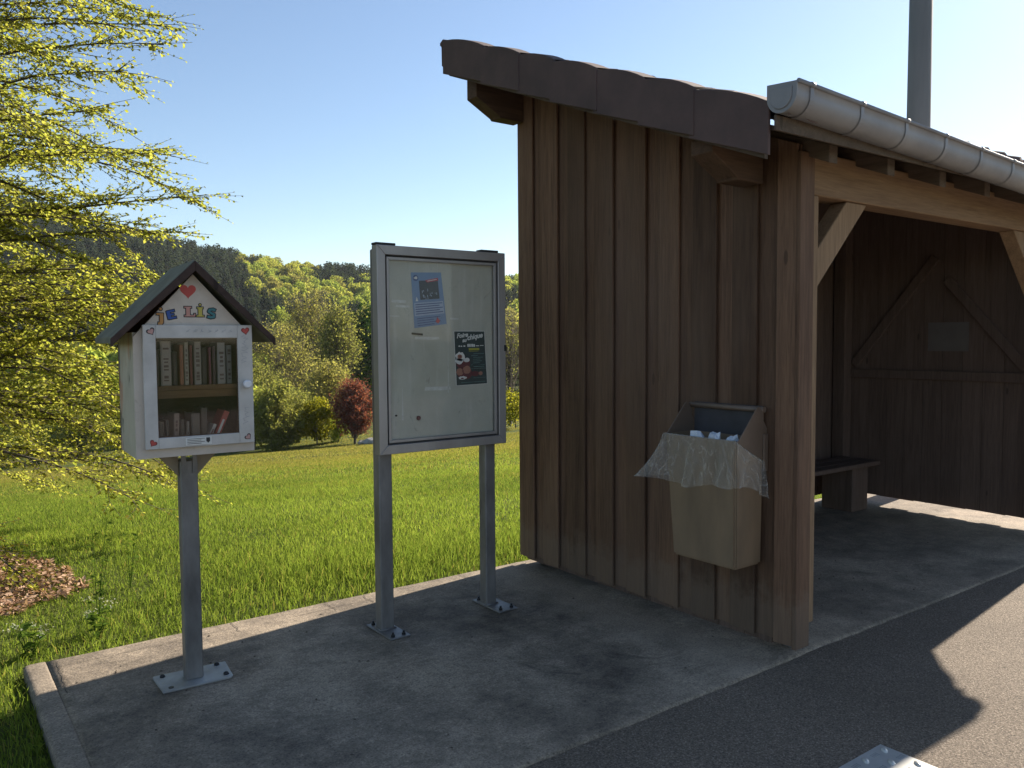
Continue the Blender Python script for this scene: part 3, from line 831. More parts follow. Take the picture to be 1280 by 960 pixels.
def flat(name, col, rough=.6):
    return simple(name, col, tuple(x*.9 for x in col), 18, rough, 0, .03, 60)
def text_bm(s, size, mat4, ext=.0004, offset=0.0, shear=0.0):
    cu = bpy.data.curves.new('txt', 'FONT'); cu.body = s; cu.size = size; cu.extrude = ext; cu.offset = offset; cu.shear = shear; cu.align_x = 'LEFT'
    o = link(bpy.data.objects.new('txt', cu))
    me = bpy.data.meshes.new_from_object(o.evaluated_get(bpy.context.evaluated_depsgraph_get()))
    bpy.data.objects.remove(o); bpy.data.curves.remove(cu)
    bm = NB(); bm.from_mesh(me); bpy.data.meshes.remove(me)
    bmesh.ops.transform(bm, matrix=mat4, verts=bm.verts)
    return bm
STAND = Matrix.Rotation(math.pi/2, 4, 'X')           # text lying in x-y stands up in x-z facing -y
def strip(bm, y, t, pts):
    prism(bm, pts, 'y', y-t, y)

# blue poster: corners top-left, top-right, bottom-right, bottom-left
def poster(root_name, label, c, mat, group):
    r = thing(root_name, label, 'poster', ((c[0][0]+c[2][0])/2, PY, c[3][1]), 0, group)
    bm = NB(); prism(bm, c, 'y', PY-.0016, PY-.0004); obj('sheet', bm, mat, r); return r
def uvp(c):
    A, B_, C_, D_ = [Vector(p) for p in c]
    return lambda u, v: tuple((A*(1-u)+B_*u)*(1-v) + (D_*(1-u)+C_*u)*v)
def patch(bm, P, u0, v0, u1, v1, lvl): prism(bm, [P(u0, v0), P(u1, v0), P(u1, v1), P(u0, v1)], 'y', PY-.0016-.0007*lvl, PY-.0012-.0007*(lvl-1))
kk = .992
c1 = [(2.222, 1.967), (2.414, 1.975), (2.448, 1.688), (2.240, 1.664)]
M['blue_paper'] = flat('blue_poster_paper', (.17, .27, .46)); M['pale_blue'] = flat('pale_blue_print', (.36, .44, .60)); M['photo_dark'] = flat('dark_photo_print', (.035, .045, .07))
M['red_ink'] = flat('red_ink', (.50, .045, .07)); M['white_ink'] = flat('white_ink', (.72, .72, .70)); M['navy_ink'] = flat('navy_ink', (.05, .09, .24)); M['yellow_ink'] = flat('yellow_ink', (.42, .40, .05))
p1 = poster('event_poster', 'blue poster with a dark photo and red banner, taped inside the notice board', c1, M['blue_paper'], 'posters in the notice board')
P = uvp(c1)
bm = NB(); patch(bm, P, .24, .15, .86, .50, 1); obj('printed_photo', bm, M['photo_dark'], p1)
bm = NB(); r_ = random.Random(8)
for k in range(16):
    u = r_.uniform(.3, .8); v = r_.uniform(.28, .48); patch(bm, P, u, v, u+r_.uniform(.01, .03), v+r_.uniform(.01, .05), 2)
obj('photo_detail', bm, M['pale_blue'], p1)
bm = NB(); prism(bm, [P(.44, .145), P(.86, .105), P(.88, .155), P(.50, .185)], 'y', PY-.0034, PY-.0024); obj('red_banner', bm, M['red_ink'], p1)
bm = NB(); prism(bm, [P(.50, .155), P(.82, .127), P(.825, .138), P(.52, .166)], 'y', PY-.0040, PY-.0035); obj('banner_text', bm, M['white_ink'], p1)
bm = NB(); cc = P(.14, .10); disc(bm, (cc[0], PY-.002, cc[1]), .017, 'y', .0012); lg = obj('round_logo', bm, M['navy_ink'], p1)
bm = NB(); disc(bm, (cc[0]+.002, PY-.0032, cc[1]+.001), .008, 'y', .001, 10); box(bm, cc[0]-.012, cc[0]-.004, PY-.0037, PY-.0027, cc[1]-.004, cc[1]+.003); obj('logo_mark', bm, M['white_ink'], lg)
bm = NB(); patch(bm, P, .04, .55, .96, .79, 1); obj('pale_band', bm, M['pale_blue'], p1)
bm = NB()
for k in range(5): patch(bm, P, .07, .575+k*.042, .93-.1*(k % 2), .592+k*.042, 2)
for k in range(4): patch(bm, P, .10, .83+k*.042, .62+.2*(k % 2 == 0), .845+k*.042, 1)
obj('small_print', bm, M['navy_ink'], p1)
bm = NB(); prism(bm, [P(.66, .93), P(.73, .85), P(.80, .93), P(.73, .97)], 'y', PY-.003, PY-.0016); obj('red_emblem', bm, M['red_ink'], p1)
bm = NB(); prism(bm, [P(.09, .52), P(.13, .44), P(.17, .52)], 'y', PY-.003, PY-.0016); obj('pale_emblem', bm, M['white_ink'], p1)

c2 = [(2.497, 1.646), (2.704, 1.646), (2.722, 1.343), (2.510, 1.338)]
M['green_paper'] = flat('dark_green_poster_paper', (.035, .055, .055)); M['skin_ink'] = flat('skin_tone_ink', (.36, .17, .12)); M['maroon_ink'] = flat('maroon_ink', (.13, .03, .035)); M['teal_ink'] = flat('teal_ink', (.10, .19, .18))
p2 = poster('fair_poster', 'dark green poster titled Foire au chique, with a white-haired figure in red', c2, M['green_paper'], 'posters in the notice board')
P = uvp(c2)
bm = NB()
for (u0, v0, u1, v1) in ((-.012, -.01, 1.012, 0), (-.012, 1, 1.012, 1.008), (-.015, 0, 0, 1), (1, 0, 1.012, 1)): patch(bm, P, u0, v0, u1, v1, 0.5)
obj('paper_border', bm, M['white_ink'], p2)
for (s, u, v, sz, rot) in (('Foire', .07, .125, .036, .12), ('au', .25, .200, .030, .12), ('chique', .41, .165, .041, .16)):
    x, z = P(u, v)
    bm = text_bm(s, sz, Matrix.Translation((x, PY-.0022, z)) @ Matrix.Rotation(-rot, 4, 'Y') @ STAND, .0004, .0012, .35); obj('title_lettering', bm, M['white_ink'], p2)
bm = NB()
for (u0, u1, v0, v1) in ((.12, .17, .262, .285), (.19, .24, .265, .285), (.28, .34, .262, .285), (.41, .46, .235, .29), (.47, .52, .235, .29), (.54, .6, .235, .29), (.61, .66, .24, .29), (.69, .80, .265, .28), (.83, .95, .262, .275)):
    patch(bm, P, u0, v0, u1, v1, 1)
obj('date_line', bm, M['white_ink'], p2)
bm = NB(); patch(bm, P, .45, .315, .80, .355, 1); patch(bm, P, .45, .37, .76, .378, 1); obj('yellow_line', bm, M['yellow_ink'], p2)
bm = NB(); r_ = random.Random(2)
for k in range(9):
    u0 = .52+r_.uniform(0, .08); patch(bm, P, u0, .415+k*.035, u0+r_.uniform(.2, .36), .427+k*.035, 1)
patch(bm, P, .5, .625, .96, .637, 1); patch(bm, P, .5, .70, .97, .708, 1); patch(bm, P, .55, .875, .96, .882, 1); patch(bm, P, .15, .95, .95, .96, 1)
obj('small_print', bm, M['teal_ink'], p2)
def blob(bm, P, u, v, ru, rv, lvl, n=18, jag=.0, seed=1):
    r = random.Random(seed)
    prism(bm, [P(u+ru*math.cos(2*math.pi*k/n)*(1+r.uniform(-jag, jag)), v+rv*math.sin(2*math.pi*k/n)*(1+r.uniform(-jag, jag))) for k in range(n)], 'y', PY-.0016-.0007*lvl, PY-.0012-.0007*(lvl-1))
bm = NB(); blob(bm, P, .26, .60, .22, .12, 1, jag=.08, seed=4); blob(bm, P, .28, .78, .25, .12, 1, jag=.05); blob(bm, P, .62, .80, .14, .05, 1, jag=.1, seed=9); obj('printed_coat', bm, M['maroon_ink'], p2)
bm = NB(); blob(bm, P, .15, .47, .15, .085, 2, jag=.18, seed=5); blob(bm, P, .12, .55, .12, .055, 2, jag=.2, seed=6); blob(bm, P, .36, .535, .10, .04, 2, jag=.15, seed=3); blob(bm, P, .2, .865, .14, .03, 2, jag=.15, seed=12); obj('printed_hair', bm, M['white_ink'], p2)
bm = NB(); blob(bm, P, .14, .465, .075, .04, 3); blob(bm, P, .12, .75, .11, .07, 2, jag=.1); blob(bm, P, .35, .72, .13, .075, 2, jag=.1, seed=3); blob(bm, P, .80, .80, .07, .035, 2, jag=.2, seed=8); obj('printed_skin', bm, M['skin_ink'], p2)
bm = NB(); blob(bm, P, .14, .476, .045, .012, 4); blob(bm, P, .11, .452, .012, .008, 4); blob(bm, P, .17, .452, .012, .008, 4); blob(bm, P, .22, .74, .02, .03, 3); blob(bm, P, .19, .875, .05, .012, 3); obj('printed_features', bm, M['maroon_ink'], p2)
bm = NB(); prism(bm, [(2.222, 1.640), (2.290, 1.634), (2.290, 1.624), (2.222, 1.630)], 'y', PY-.006, PY-.0005); tag(obj('magnet_strip', bm, M['black']), 'thin black magnetic strip just below the blue poster', 'magnet')
bm = NB(); disc(bm, (2.257, PY-.005, 1.168), .0125, 'y', .009); bmesh.ops.bevel(bm, geom=bm.edges[:], offset=.002, affect='EDGES'); tag(obj('round_magnet', bm, flat('dark_red_plastic', (.17, .055, .055))), 'dark red round magnet low on the empty notice board', 'magnet')
bm = NB(); disc(bm, (2.118, PY-.004, 1.19), .005, 'y', .007); tag(obj('push_pin', bm, M['black']), 'tiny black pin low by the left door frame of the notice board', 'pin')

# ------------------------------------------------------------------ little library box
def painted_box():
    g = G('worn_cream_paint'); v = g.coords(); n1 = g.noise(v, 4, 6, .65, .5); n2 = g.noise(v, 22, 5, .7, 1.2)
    col = g.ramp(n1, [(.3, (.46, .40, .34)), (.7, (.60, .53, .46))])
    col = g.mix(g.math('MULTIPLY', g.ramp(n2, [(.6, (0, 0, 0)), (.72, (1, 1, 1))]), .4), col, (.30, .25, .20))
    return g.done(g.principled(col, .6, 0, g.bump(n2, .15, .003), .4))
def painted_side():
    g = G('stained_side_paint'); v = g.coords(); n1 = g.noise(v, 5, 5, .6, .6)
    col = g.ramp(n1, [(.3, (.40, .36, .28)), (.7, (.52, .47, .38))])
    st = g.noise(g.coords((1, 3.2, 1.3)), 2.6, 3, .6, .3)
    col = g.mix(g.ramp(st, [(.61, (0, 0, 0)), (.65, (.8, .8, .8))]), col, (.07, .07, .065))
    st2 = g.noise(g.coords((1, 3.5, 1.6)), 1.9, 3, .6, .3)
    col = g.mix(g.ramp(st2, [(.56, (0, 0, 0)), (.66, (.7, .7, .7))]), col, (.42, .20, .12))
    return g.done(g.principled(col, .65, 0, g.bump(n1, .15, .004), .3))
M['cream'] = painted_box(); M['side'] = painted_side()
M['white_paint'] = simple('door_white_paint', (.58, .555, .53), (.44, .42, .395), 9, .5, 0, .12, 40)
M['box_in'] = wood('box_inside', (.06, .033, .02), (.15, .085, .05), grain=(2, 2, 12), bvar=.1)
M['shelf_wood'] = wood('shelf_edge', (.13, .07, .035), (.27, .155, .08), grain=(1.5, 12, 14), bvar=.1)
def roofing():
    g = G('roof_felt'); v = g.coords(); n1 = g.noise(v, 5, 6, .7); n2 = g.noise(v, 120, 2)
    col = g.ramp(n1, [(.3, (.11, .11, .085)), (.7, (.21, .21, .165))])
    return g.done(g.principled(col, .8, 0, g.bump(n2, .4, .003), .3))
M['felt'] = roofing(); M['barge'] = wood('dark_barge', (.03, .02, .017), (.075, .048, .04), grain=(3, 3, 3), bvar=.2)
CX, CY = 1.035, 3.95
lb = thing('book_exchange_box', 'small cream painted house-shaped book exchange box with a glazed door, on a steel post', 'book box', (CX, CY, 0), R(-3))
hw, yf, yb_ = .251, -.215, .215
zb, ze, za = 1.095, 1.62, 1.895
L_ = dict(local=True)
t = .018
bm = NB()      # front with its window cut out: built from pieces round the opening
ox0, ox1, oz0, oz1 = -.175, .182, 1.175, 1.622
for p in ([(-hw, zb), (ox0, zb), (ox0, ze), (-hw, ze)], [(ox1, zb), (hw, zb), (hw, ze), (ox1, ze)], [(ox0, zb), (ox1, zb), (ox1, oz0), (ox0, oz0)],
          [(-hw, ze), (hw, ze), (0, za)]): prism(bm, p, 'y', yf, yf+t)
obj('front_wall', bm, M['cream'], lb, **L_)
for s in (-1, 1):
    bm = NB(); box(bm, s*hw, s*(hw-t), yf+t, yb_-t, zb, ze+.02, .0); obj('side_panel', bm, M['side'], lb, **L_)
bm = NB(); prism(bm, [(-hw, zb), (hw, zb), (hw, ze), (0, za), (-hw, ze)], 'y', yb_-t, yb_); obj('back_panel', bm, M['box_in'], lb, **L_)
bm = NB(); box(bm, -hw+t, hw-t, yf+t, yb_-t, zb, zb+t); obj('floor_panel', bm, M['box_in'], lb, **L_)
bm = NB(); box(bm, -hw+t+.001, -hw+t+.005, yf+t, yb_-t-.001, zb+t, ze); box(bm, hw-t-.005, hw-t-.001, yf+t, yb_-t-.001, zb+t, ze); obj('inner_lining', bm, M['box_in'], lb, **L_)
SHZ = 1.405
bm = NB(); box(bm, -hw+t+.006, hw-t-.006, yf+.03, yb_-t-.002, SHZ-.02, SHZ, .001)
box(bm, -hw+t+.006, hw-t-.006, yf+.028, yf+.046, SHZ-.055, SHZ-.021, .001)
obj('shelf', bm, M['shelf_wood'], lb, **L_)
# roof
ov = .34; rise = (1.955-1.617)/ov
def roof_side(s):
    r = obj('roof_slope', (lambda b: (prism(b, [(0, 1.957), (s*ov, 1.957-ov*rise+.0), (s*ov, 1.930-ov*rise), (0, 1.924)], 'y', yf-.045, yb_+.045, .002), b)[1])(NB()), M['felt'], lb, **L_)
    bm = NB(); prism(bm, [(0, 1.951), (s*(ov+.004), 1.951-ov*rise), (s*(ov+.004), 1.915-ov*rise), (s*(ov-.03), 1.921-(ov-.03)*rise), (0, 1.906)], 'y', yf-.056, yf-.046, .002)
    obj('barge_board', bm, M['barge'], r, **L_)
    return r
roof_side(-1); roof_side(1)
# door
dx0, dx1, dz0, dz1 = -.216, .246, 1.135, 1.672
yd = yf-.024
sl = .052
bm = NB()
for (a, b, c, d) in ((dx0, dx0+sl, dz0, dz1), (dx1-.066, dx1, dz0, dz1), (dx0+sl, dx1-.066, dz0, dz0+.048), (dx0+sl, dx1-.066, dz1-.058, dz1)):
    box(bm, a, b, yd, yf-.001, c, d, .0025)
door = obj('door', bm, M['white_paint'], lb, **L_)
gx0, gx1, gz0, gz1 = dx0+sl, dx1-.066, dz0+.048, dz1-.058
M['box_glass'] = glass('box_pane', (.95, .94, .93), .8, .018)
bm = NB(); box(bm, gx0, gx1, yd+.010, yd+.013, gz0, gz1); obj('glass_pane', bm, M['box_glass'], door, **L_)
bm = NB(); box(bm, gx0, gx1, yd+.014, yd+.02, gz0, gz0+.004); box(bm, gx0, gx0+.004, yd+.014, yd+.02, gz0, gz1); box(bm, gx1-.004, gx1, yd+.014, yd+.02, gz0, gz1); box(bm, gx0, gx1, yd+.014, yd+.02, gz1-.004, gz1); obj('glazing_bead', bm, M['box_in'], door, **L_)
bm = NB(); tube(bm, [(dx1-.033, yd+.002, 1.405), (dx1-.033, yd-.012, 1.405), (dx1-.033, yd-.016, 1.405), (dx1-.033, yd-.030, 1.405), (dx1-.033, yd-.036, 1.405)], [.008, .008, .019, .019, .013], 18); obj('knob', bm, simple('white_knob', (.75, .76, .80), (.7, .7, .74), 10, .3), door, **L_)
def heart(cx, cz, s, tilt=0):
    P_ = []
    for k in range(26):
        a = 2*math.pi*k/26
        x = 16*math.sin(a)**3; z = 13*math.cos(a)-5*math.cos(2*a)-2*math.cos(3*a)-math.cos(4*a)
        x, z = x/17*s, (z+2)/17*s
        P_.append((cx + x*math.cos(tilt)-z*math.sin(tilt), cz + x*math.sin(tilt)+z*math.cos(tilt)))
    return P_
M['red_paint'] = flat('red_paint', (.50, .075, .06)); M['pink_paint'] = flat('faded_pink_paint', (.52, .30, .27)); M['ink'] = flat('black_outline_paint', (.025, .022, .025))
def painted_heart(parent, cx, cz, s, y, mat, tilt=0, rim=None):
    bm = NB(); prism(bm, heart(cx, cz, s*1.0, tilt), 'y', y-.0012, y+.0005); h = obj('painted_heart', bm, rim or mat, parent, **L_)
    if rim:
        bm = NB(); prism(bm, heart(cx, cz, s*.72, tilt), 'y', y-.002, y-.0013); obj('heart_fill', bm, mat, h, **L_)
painted_heart(lb, -.022, 1.818, .036, yf, M['red_paint'])
for (cx, cz, s, tl, m) in ((dx0+.034, dz1-.03, .019, .5, M['pink_paint']), (dx1-.03, dz1-.028, .020, .15, M['red_paint']), (dx0+.028, dz0+.026, .017, -.6, M['red_paint']), (dx1-.028, dz0+.026, .017, .7, M['pink_paint'])):
    painted_heart(door, cx, cz, s, yd, m, tl, M['ink'] if m is M['pink_paint'] else flat('dark_red_rim', (.22, .03, .03)))
# the painted words: fat letters, black outline behind a coloured fill
def letter(strokes, cx, cz, s, col, name, tilt=0.0, out=.0045):
    """strokes: list of polylines in a unit box with their widths"""
    def tr(p):
        x, z = p[0]*s, p[1]*s
        return (cx + x*math.cos(tilt)-z*math.sin(tilt), cz + x*math.sin(tilt)+z*math.cos(tilt))
    def draw(bm, extra, y, tk):
        i = 0
        for pl, wd in strokes:
            hw_ = (wd*s)/2 + extra
            if len(pl) == 1:
                c = tr(pl[0]); prism(bm, [(c[0]+hw_*math.cos(k*.4488), c[1]+hw_*math.sin(k*.4488)) for k in range(14)], 'y', y-tk-i*.00007, y); i += 1; continue
            for a, b in zip(pl[:-1], pl[1:]):
                A, B_ = Vector(tr(a)), Vector(tr(b)); d = (B_-A).normalized(); nn = Vector((-d.y, d.x))*hw_; e = d*extra
                A = A-e-d*.0*hw_; B_ = B_+e
                prism(bm, [tuple(A+nn), tuple(B_+nn), tuple(B_-nn), tuple(A-nn)], 'y', y-tk-i*.00007, y); i += 1
            for p in pl[1:-1]:
                c = tr(p); prism(bm, [(c[0]+hw_*math.cos(k*.5236), c[1]+hw_*math.sin(k*.5236)) for k in range(12)], 'y', y-tk-i*.00007, y); i += 1
    bm = NB(); draw(bm, out*.55, yf+.0005, .0012); o = obj('painted_letter', bm, M['ink'], lb, **L_)
    bm = NB(); draw(bm, -out*.28, yf+.0005, .0034); obj('letter_fill', bm, col, o, **L_)
orange = flat('orange_paint', (.50, .24, .07)); blue = flat('blue_paint', (.035, .09, .33)); salmon = flat('salmon_paint', (.55, .27, .22)); yellow = flat('yellow_paint', (.48, .40, .08)); teal = flat('teal_paint', (.05, .19, .21))
letter([([(-.35, .42), (.25, .42)], .20), ([(.08, .42), (.10, -.28), (0, -.46), (-.2, -.44)], .34), ([(0, .86)], .28)], -.139, 1.698, .050, orange, 'j', -.05)
letter([([(-.12, -.45), (-.12, .45)], .42), ([(-.2, .37), (.55, .37)], .24), ([(-.1, 0), (.42, 0)], .2), ([(-.2, -.37), (.58, -.37)], .24)], -.099, 1.716, .041, blue, 'E', .22)
letter([([(-.42, .42), (.30, .42)], .17), ([(-.05, .42), (-.05, -.42)], .40), ([(-.42, -.42), (.62, -.42)], .17), ([(.56, -.4), (.56, -.16)], .16)], -.022, 1.731, .045, salmon, 'L')
letter([([(-.32, .38), (.30, .38)], .17), ([(0, .38), (0, -.42)], .40), ([(-.38, -.42), (.38, -.42)], .17), ([(0, .68)], .24)], .027, 1.731, .045, yellow, 'i')
letter([([(.45, .30), (.2, .42), (-.15, .38), (-.25, .18), (0, .02), (.28, -.12), (.25, -.36), (-.05, -.42), (-.42, -.32)], .30)], .074, 1.724, .043, teal, 'S')
# plaque and scribbles on the door
bm = NB(); box(bm, -.055, .055, yd-.003, yd-.0002, dz0+.007, dz0+.041, .0008); pl = obj('plaque', bm, flat('plaque_white', (.70, .69, .66)), door, **L_)
bm = NB()
for k in range(4): box(bm, -.048, .025-.014*(k % 2), yd-.0042, yd-.0028, dz0+.0345-k*.007, dz0+.0365-k*.007)
box(bm, .032, .048, yd-.0042, yd-.0028, dz0+.022, dz0+.038); prism(bm, [(.032, dz0+.022), (.048, dz0+.022), (.040, dz0+.014)], 'y', yd-.0042, yd-.0028)
obj('plaque_print', bm, M['ink'], pl, **L_)
bm = NB(); r_ = random.Random(12)
def scrib(x, z, w_, h_, n):
    p = [(x, z)]
    for k in range(n): p.append((x+r_.uniform(0, w_), z+h_*(k+1)/n + r_.uniform(-.004, .004)))
    for a, b in zip(p[:-1], p[1:]):
        A, B_ = Vector(a), Vector(b); d = (B_-A)
        if d.length < .001: continue
        d.normalize(); nn = Vector((-d.y, d.x))*.0008
        prism(bm, [tuple(A+nn), tuple(B_+nn), tuple(B_-nn), tuple(A-nn)], 'y', yd-.0008-r_.random()*.0004, yd+.0004)
scrib(dx1-.052, 1.50, .035, .13, 30); scrib(dx1-.05, 1.22, .03, .08, 12)
for k in range(7): scrib(-.04+k*.03, dz1-.032, .02, .012, 6)
obj('pencil_scribble', bm, flat('grey_pencil', (.36, .36, .38)), door, **L_)
# post, brackets, base plate
bm = NB(); box(bm, -.040, .038, -.036, .04, .008, 1.05, .006); obj('post', bm, M['galv'], lb, **L_)
M['pale_ply'] = simple('pale_bracket_wood', (.30, .25, .18), (.22, .18, .13), 9, .7)
bm = NB(); prism(bm, [(-.145, zb-.004), (-.043, .975), (-.043, zb-.004)], 'y', -.012, .016); prism(bm, [(.145, zb-.004), (.041, zb-.004), (.041, .975)], 'y', -.012, .016); 
box(bm, -.15, .15, -.06, .06, zb-.0035, zb-.0005)
obj('support_bracket', bm, M['pale_ply'], lb, **L_)
bm = NB(); box(bm, -.036, -.016, -.046, -.038, .99, zb-.005); box(bm, .014, .034, -.046, -.038, .99, zb-.005); obj('bracket_strap', bm, M['galv'], lb, **L_)
bm = NB(); prism(bm, [(-.155, -.105), (.145, -.105), (.16, -.09), (.172, .105), (-.16, .107), (-.165, .09)], 'z', .001, .011, .002)
bp = obj('base_plate', bm, simple('pale_steel_plate', (.38, .38, .37), (.25, .245, .24), 8, .6, .4, .1, 40), lb, **L_)
for (bx, by) in ((-.125, .075), (.125, .08), (.135, -.06), (-.115, -.075)):
    bm = NB()
    if (bx, by) == (-.115, -.075): disc(bm, (bx, by, .012), .012, 'z', .003, 12)
    else:
        tube(bm, [(bx, by, .0105), (bx, by, .018), (bx, by, .024)], [.014, .012, .005], 6)
    obj('bolt', bm, M['dark_metal'], bp, **L_)

# books: (x, width, height, depth offset, colour, tilt, row, label)
LBM = Matrix.Translation(lb.location) @ Matrix.Rotation(R(-3), 4, 'Z')
books = [
 (-.215, .022, .165, 0, (.10, .05, .03), 0, 1, 'dark brown book at the left end of the upper shelf of the book box'),
 (-.190, .022, .172, .005, (.14, .07, .045), 0, 1, 'reddish brown book beside the dark brown one on the upper shelf of the book box'),
 (-.165, .026, .160, .0, (.09, .055, .04), 0, 1, 'dull brown book left of the thick white one on the upper shelf'),
 (-.135, .044, .196, -.01, (.50, .43, .37), 0, 1, 'thick white book with brown spine lettering on the upper shelf'),
 (-.082, .020, .150, .01, (.07, .045, .035), 0, 1, 'low dark book between the thick white and the orange one'),
 (-.056, .017, .180, -.006, (.42, .17, .085), 0, 1, 'orange paperback on the upper shelf of the book box'),
 (-.036, .019, .190, -.004, (.50, .45, .36), 0, 1, 'slim cream paperback with a dark mark, right of the orange book'),
 (-.012, .013, .178, .002, (.26, .07, .055), 0, 1, 'thin dark red book left of the wide cream one'),
 (.006, .030, .193, -.008, (.46, .41, .36), 0, 1, 'wide cream book in the middle of the upper shelf'),
 (.042, .022, .165, .01, (.06, .04, .035), 0, 1, 'black book right of the wide cream one on the upper shelf'),
 (.070, .012, .168, .004, (.24, .06, .09), 0, 1, 'thin magenta book on the upper shelf'),
 (.086, .015, .172, .0, (.10, .05, .06), 0, 1, 'plum coloured book between the magenta and the big white one'),
 (.106, .036, .188, -.008, (.43, .41, .40), 0, 1, 'big white book with dark spine lettering near the right end of the upper shelf'),
 (.148, .024, .176, .0, (.30, .30, .31), 0, 1, 'grey book at the right end of the upper shelf'),
 (-.200, .018, .110, .0, (.10, .095, .085), 0, 0, 'low grey book at the left end of the lower shelf'),
 (-.175, .020, .120, .01, (.055, .05, .045), 0, 0, 'charcoal book beside the low grey one on the lower shelf'),
 (-.148, .022, .112, .0, (.12, .11, .09), 0, 0, 'olive grey book on the lower shelf of the book box'),
 (-.120, .016, .118, .006, (.06, .06, .055), 0, 0, 'black thin book left of the pale pink one on the lower shelf'),
 (-.092, .024, .148, -.006, (.40, .31, .26), .04, 0, 'pale pink book standing slightly tilted on the lower shelf'),
 (-.058, .018, .118, .008, (.08, .075, .065), 0, 0, 'dark brown-grey book right of the pale pink one'),
 (-.034, .014, .108, .0, (.30, .28, .25), 0, 0, 'small light book between two dark ones on the lower shelf'),
 (-.012, .038, .142, .004, (.17, .155, .135), 0, 0, 'broad grey-brown book in the middle of the lower shelf'),
 (.034, .028, .165, .02, (.12, .10, .085), 0, 0, 'tall dim brown book behind the leaning red one'),
]
def spine(bm, x, wd, h, yy, z): pass
zrow = {1: SHZ+.0005, 0: zb+t+.021}
for (x, wd, h, dy, c, tilt, row, lab) in books:
    y0 = yf+.052+dy; z = zrow[row]
    m = LBM @ Matrix.Translation((x+wd/2, 0, z)) @ Matrix.Rotation(tilt, 4, 'Y')
    b = thing('book', lab, 'book', LBM @ Vector((x+wd/2, y0+.07, z)), 0, 'books in the book exchange box')
    rootinv = Matrix.Translation(b.location).inverted()
    c = tuple(q_*.8 for q_ in c); cm = flat('book_cover', c, .45)
    bm = NB()
    hw_ = wd/2-.0008
    box(bm, -hw_, -hw_+.002, y0+.002, y0+.14, .0002, h); box(bm, hw_-.002, hw_, y0+.002, y0+.14, .0002, h)
    prism(bm, [(-hw_, y0+.003), (-hw_*.7, y0), (hw_*.7, y0), (hw_, y0+.003)], 'z', .0003, h-.0003)
    bmesh.ops.transform(bm, matrix=rootinv @ m, verts=bm.verts); obj('cover', bm, cm, b, **L_)
    bm = NB(); box(bm, -hw_+.0022, hw_-.0022, y0+.004, y0+.136, .003, h-.004); bmesh.ops.transform(bm, matrix=rootinv @ m, verts=bm.verts)
    obj('pages', bm, M['paper'] if 0 else flat('book_pages', (.42, .38, .30)), b, **L_)
    if sum(c) > .65:
        bm = NB(); r_ = random.Random(int(abs(x)*9999)); zz = .02
        inkc = flat('spine_ink', (c[0]*.42, c[1]*.32, c[2]*.30))
        while zz < h-.03:
            hh = r_.uniform(.006, .013); ww = hw_*r_.uniform(.3, .6)
            box(bm, -ww, ww, y0-.0012, y0+.001, zz, zz+hh); zz += hh+r_.uniform(.003, .012 if r_.random() < .8 else .04)
        bmesh.ops.transform(bm, matrix=rootinv @ m, verts=bm.verts); obj('spine_lettering', bm, inkc, b, **L_)
for (x0, z0, x1, z1, wd, c, lab) in ((.070, .005, .132, .150, .024, (.42, .05, .04), 'red book leaning to the right on the lower shelf'),
                                     (.045, .003, .083, .092, .014, (.48, .45, .42), 'white book leaning beside the red one on the lower shelf')):
    z = zrow[0]; b = thing('book', lab, 'book', LBM @ Vector(((x0+x1)/2, yf+.12, z)), 0, 'books in the book exchange box'); rootinv = Matrix.Translation(b.location).inverted()
    A, B_ = Vector((x0, 0, z+z0)), Vector((x1, 0, z+z1)); d = B_-A
    ang = math.atan2(d.x, d.z); mm = LBM @ Matrix.Translation(A) @ Matrix.Rotation(ang, 4, 'Y')
    bm = NB(); box(bm, 0, .002, yf+.045, yf+.17, 0, d.length); box(bm, wd-.002, wd, yf+.045, yf+.17, 0, d.length); box(bm, .0, wd, yf+.043, yf+.0452, 0, d.length, .0008)
    bmesh.ops.transform(bm, matrix=rootinv @ mm, verts=bm.verts); obj('cover', bm, flat('book_cover', c, .4), b, **L_)
    bm = NB(); box(bm, .0022, wd-.0022, yf+.046, yf+.167, .003, d.length-.003); bmesh.ops.transform(bm, matrix=rootinv @ mm, verts=bm.verts); obj('pages', bm, flat('book_pages', (.42, .38, .30)), b, **L_)
    bm = NB(); box(bm, wd*.3, wd*.7, yf+.0418, yf+.0432, d.length*.3, d.length*.75); bmesh.ops.transform(bm, matrix=rootinv @ mm, verts=bm.verts); obj('spine_label', bm, M['white_ink'] if c[1] < .2 else M['maroon_ink'], b, **L_)
b = thing('magazine', 'pale magazine lying flat under the books at the bottom of the book box', 'magazine', LBM @ Vector((-.05, 0, zb+t)), 0)
rootinv = Matrix.Translation(b.location).inverted()
bm = NB(); box(bm, -.21, .215, yf+.05, yf+.25, zb+t+.001, zb+t+.02, .001); bmesh.ops.transform(bm, matrix=rootinv @ LBM, verts=bm.verts); obj('pages', bm, flat('magazine_pages', (.40, .42, .46)), b, **L_)
bm = NB(); box(bm, -.212, .217, yf+.048, yf+.252, zb+t+.0202, zb+t+.0208); bmesh.ops.transform(bm, matrix=rootinv @ LBM, verts=bm.verts); obj('cover', bm, flat('magazine_cover', (.30, .32, .36)), b, **L_)

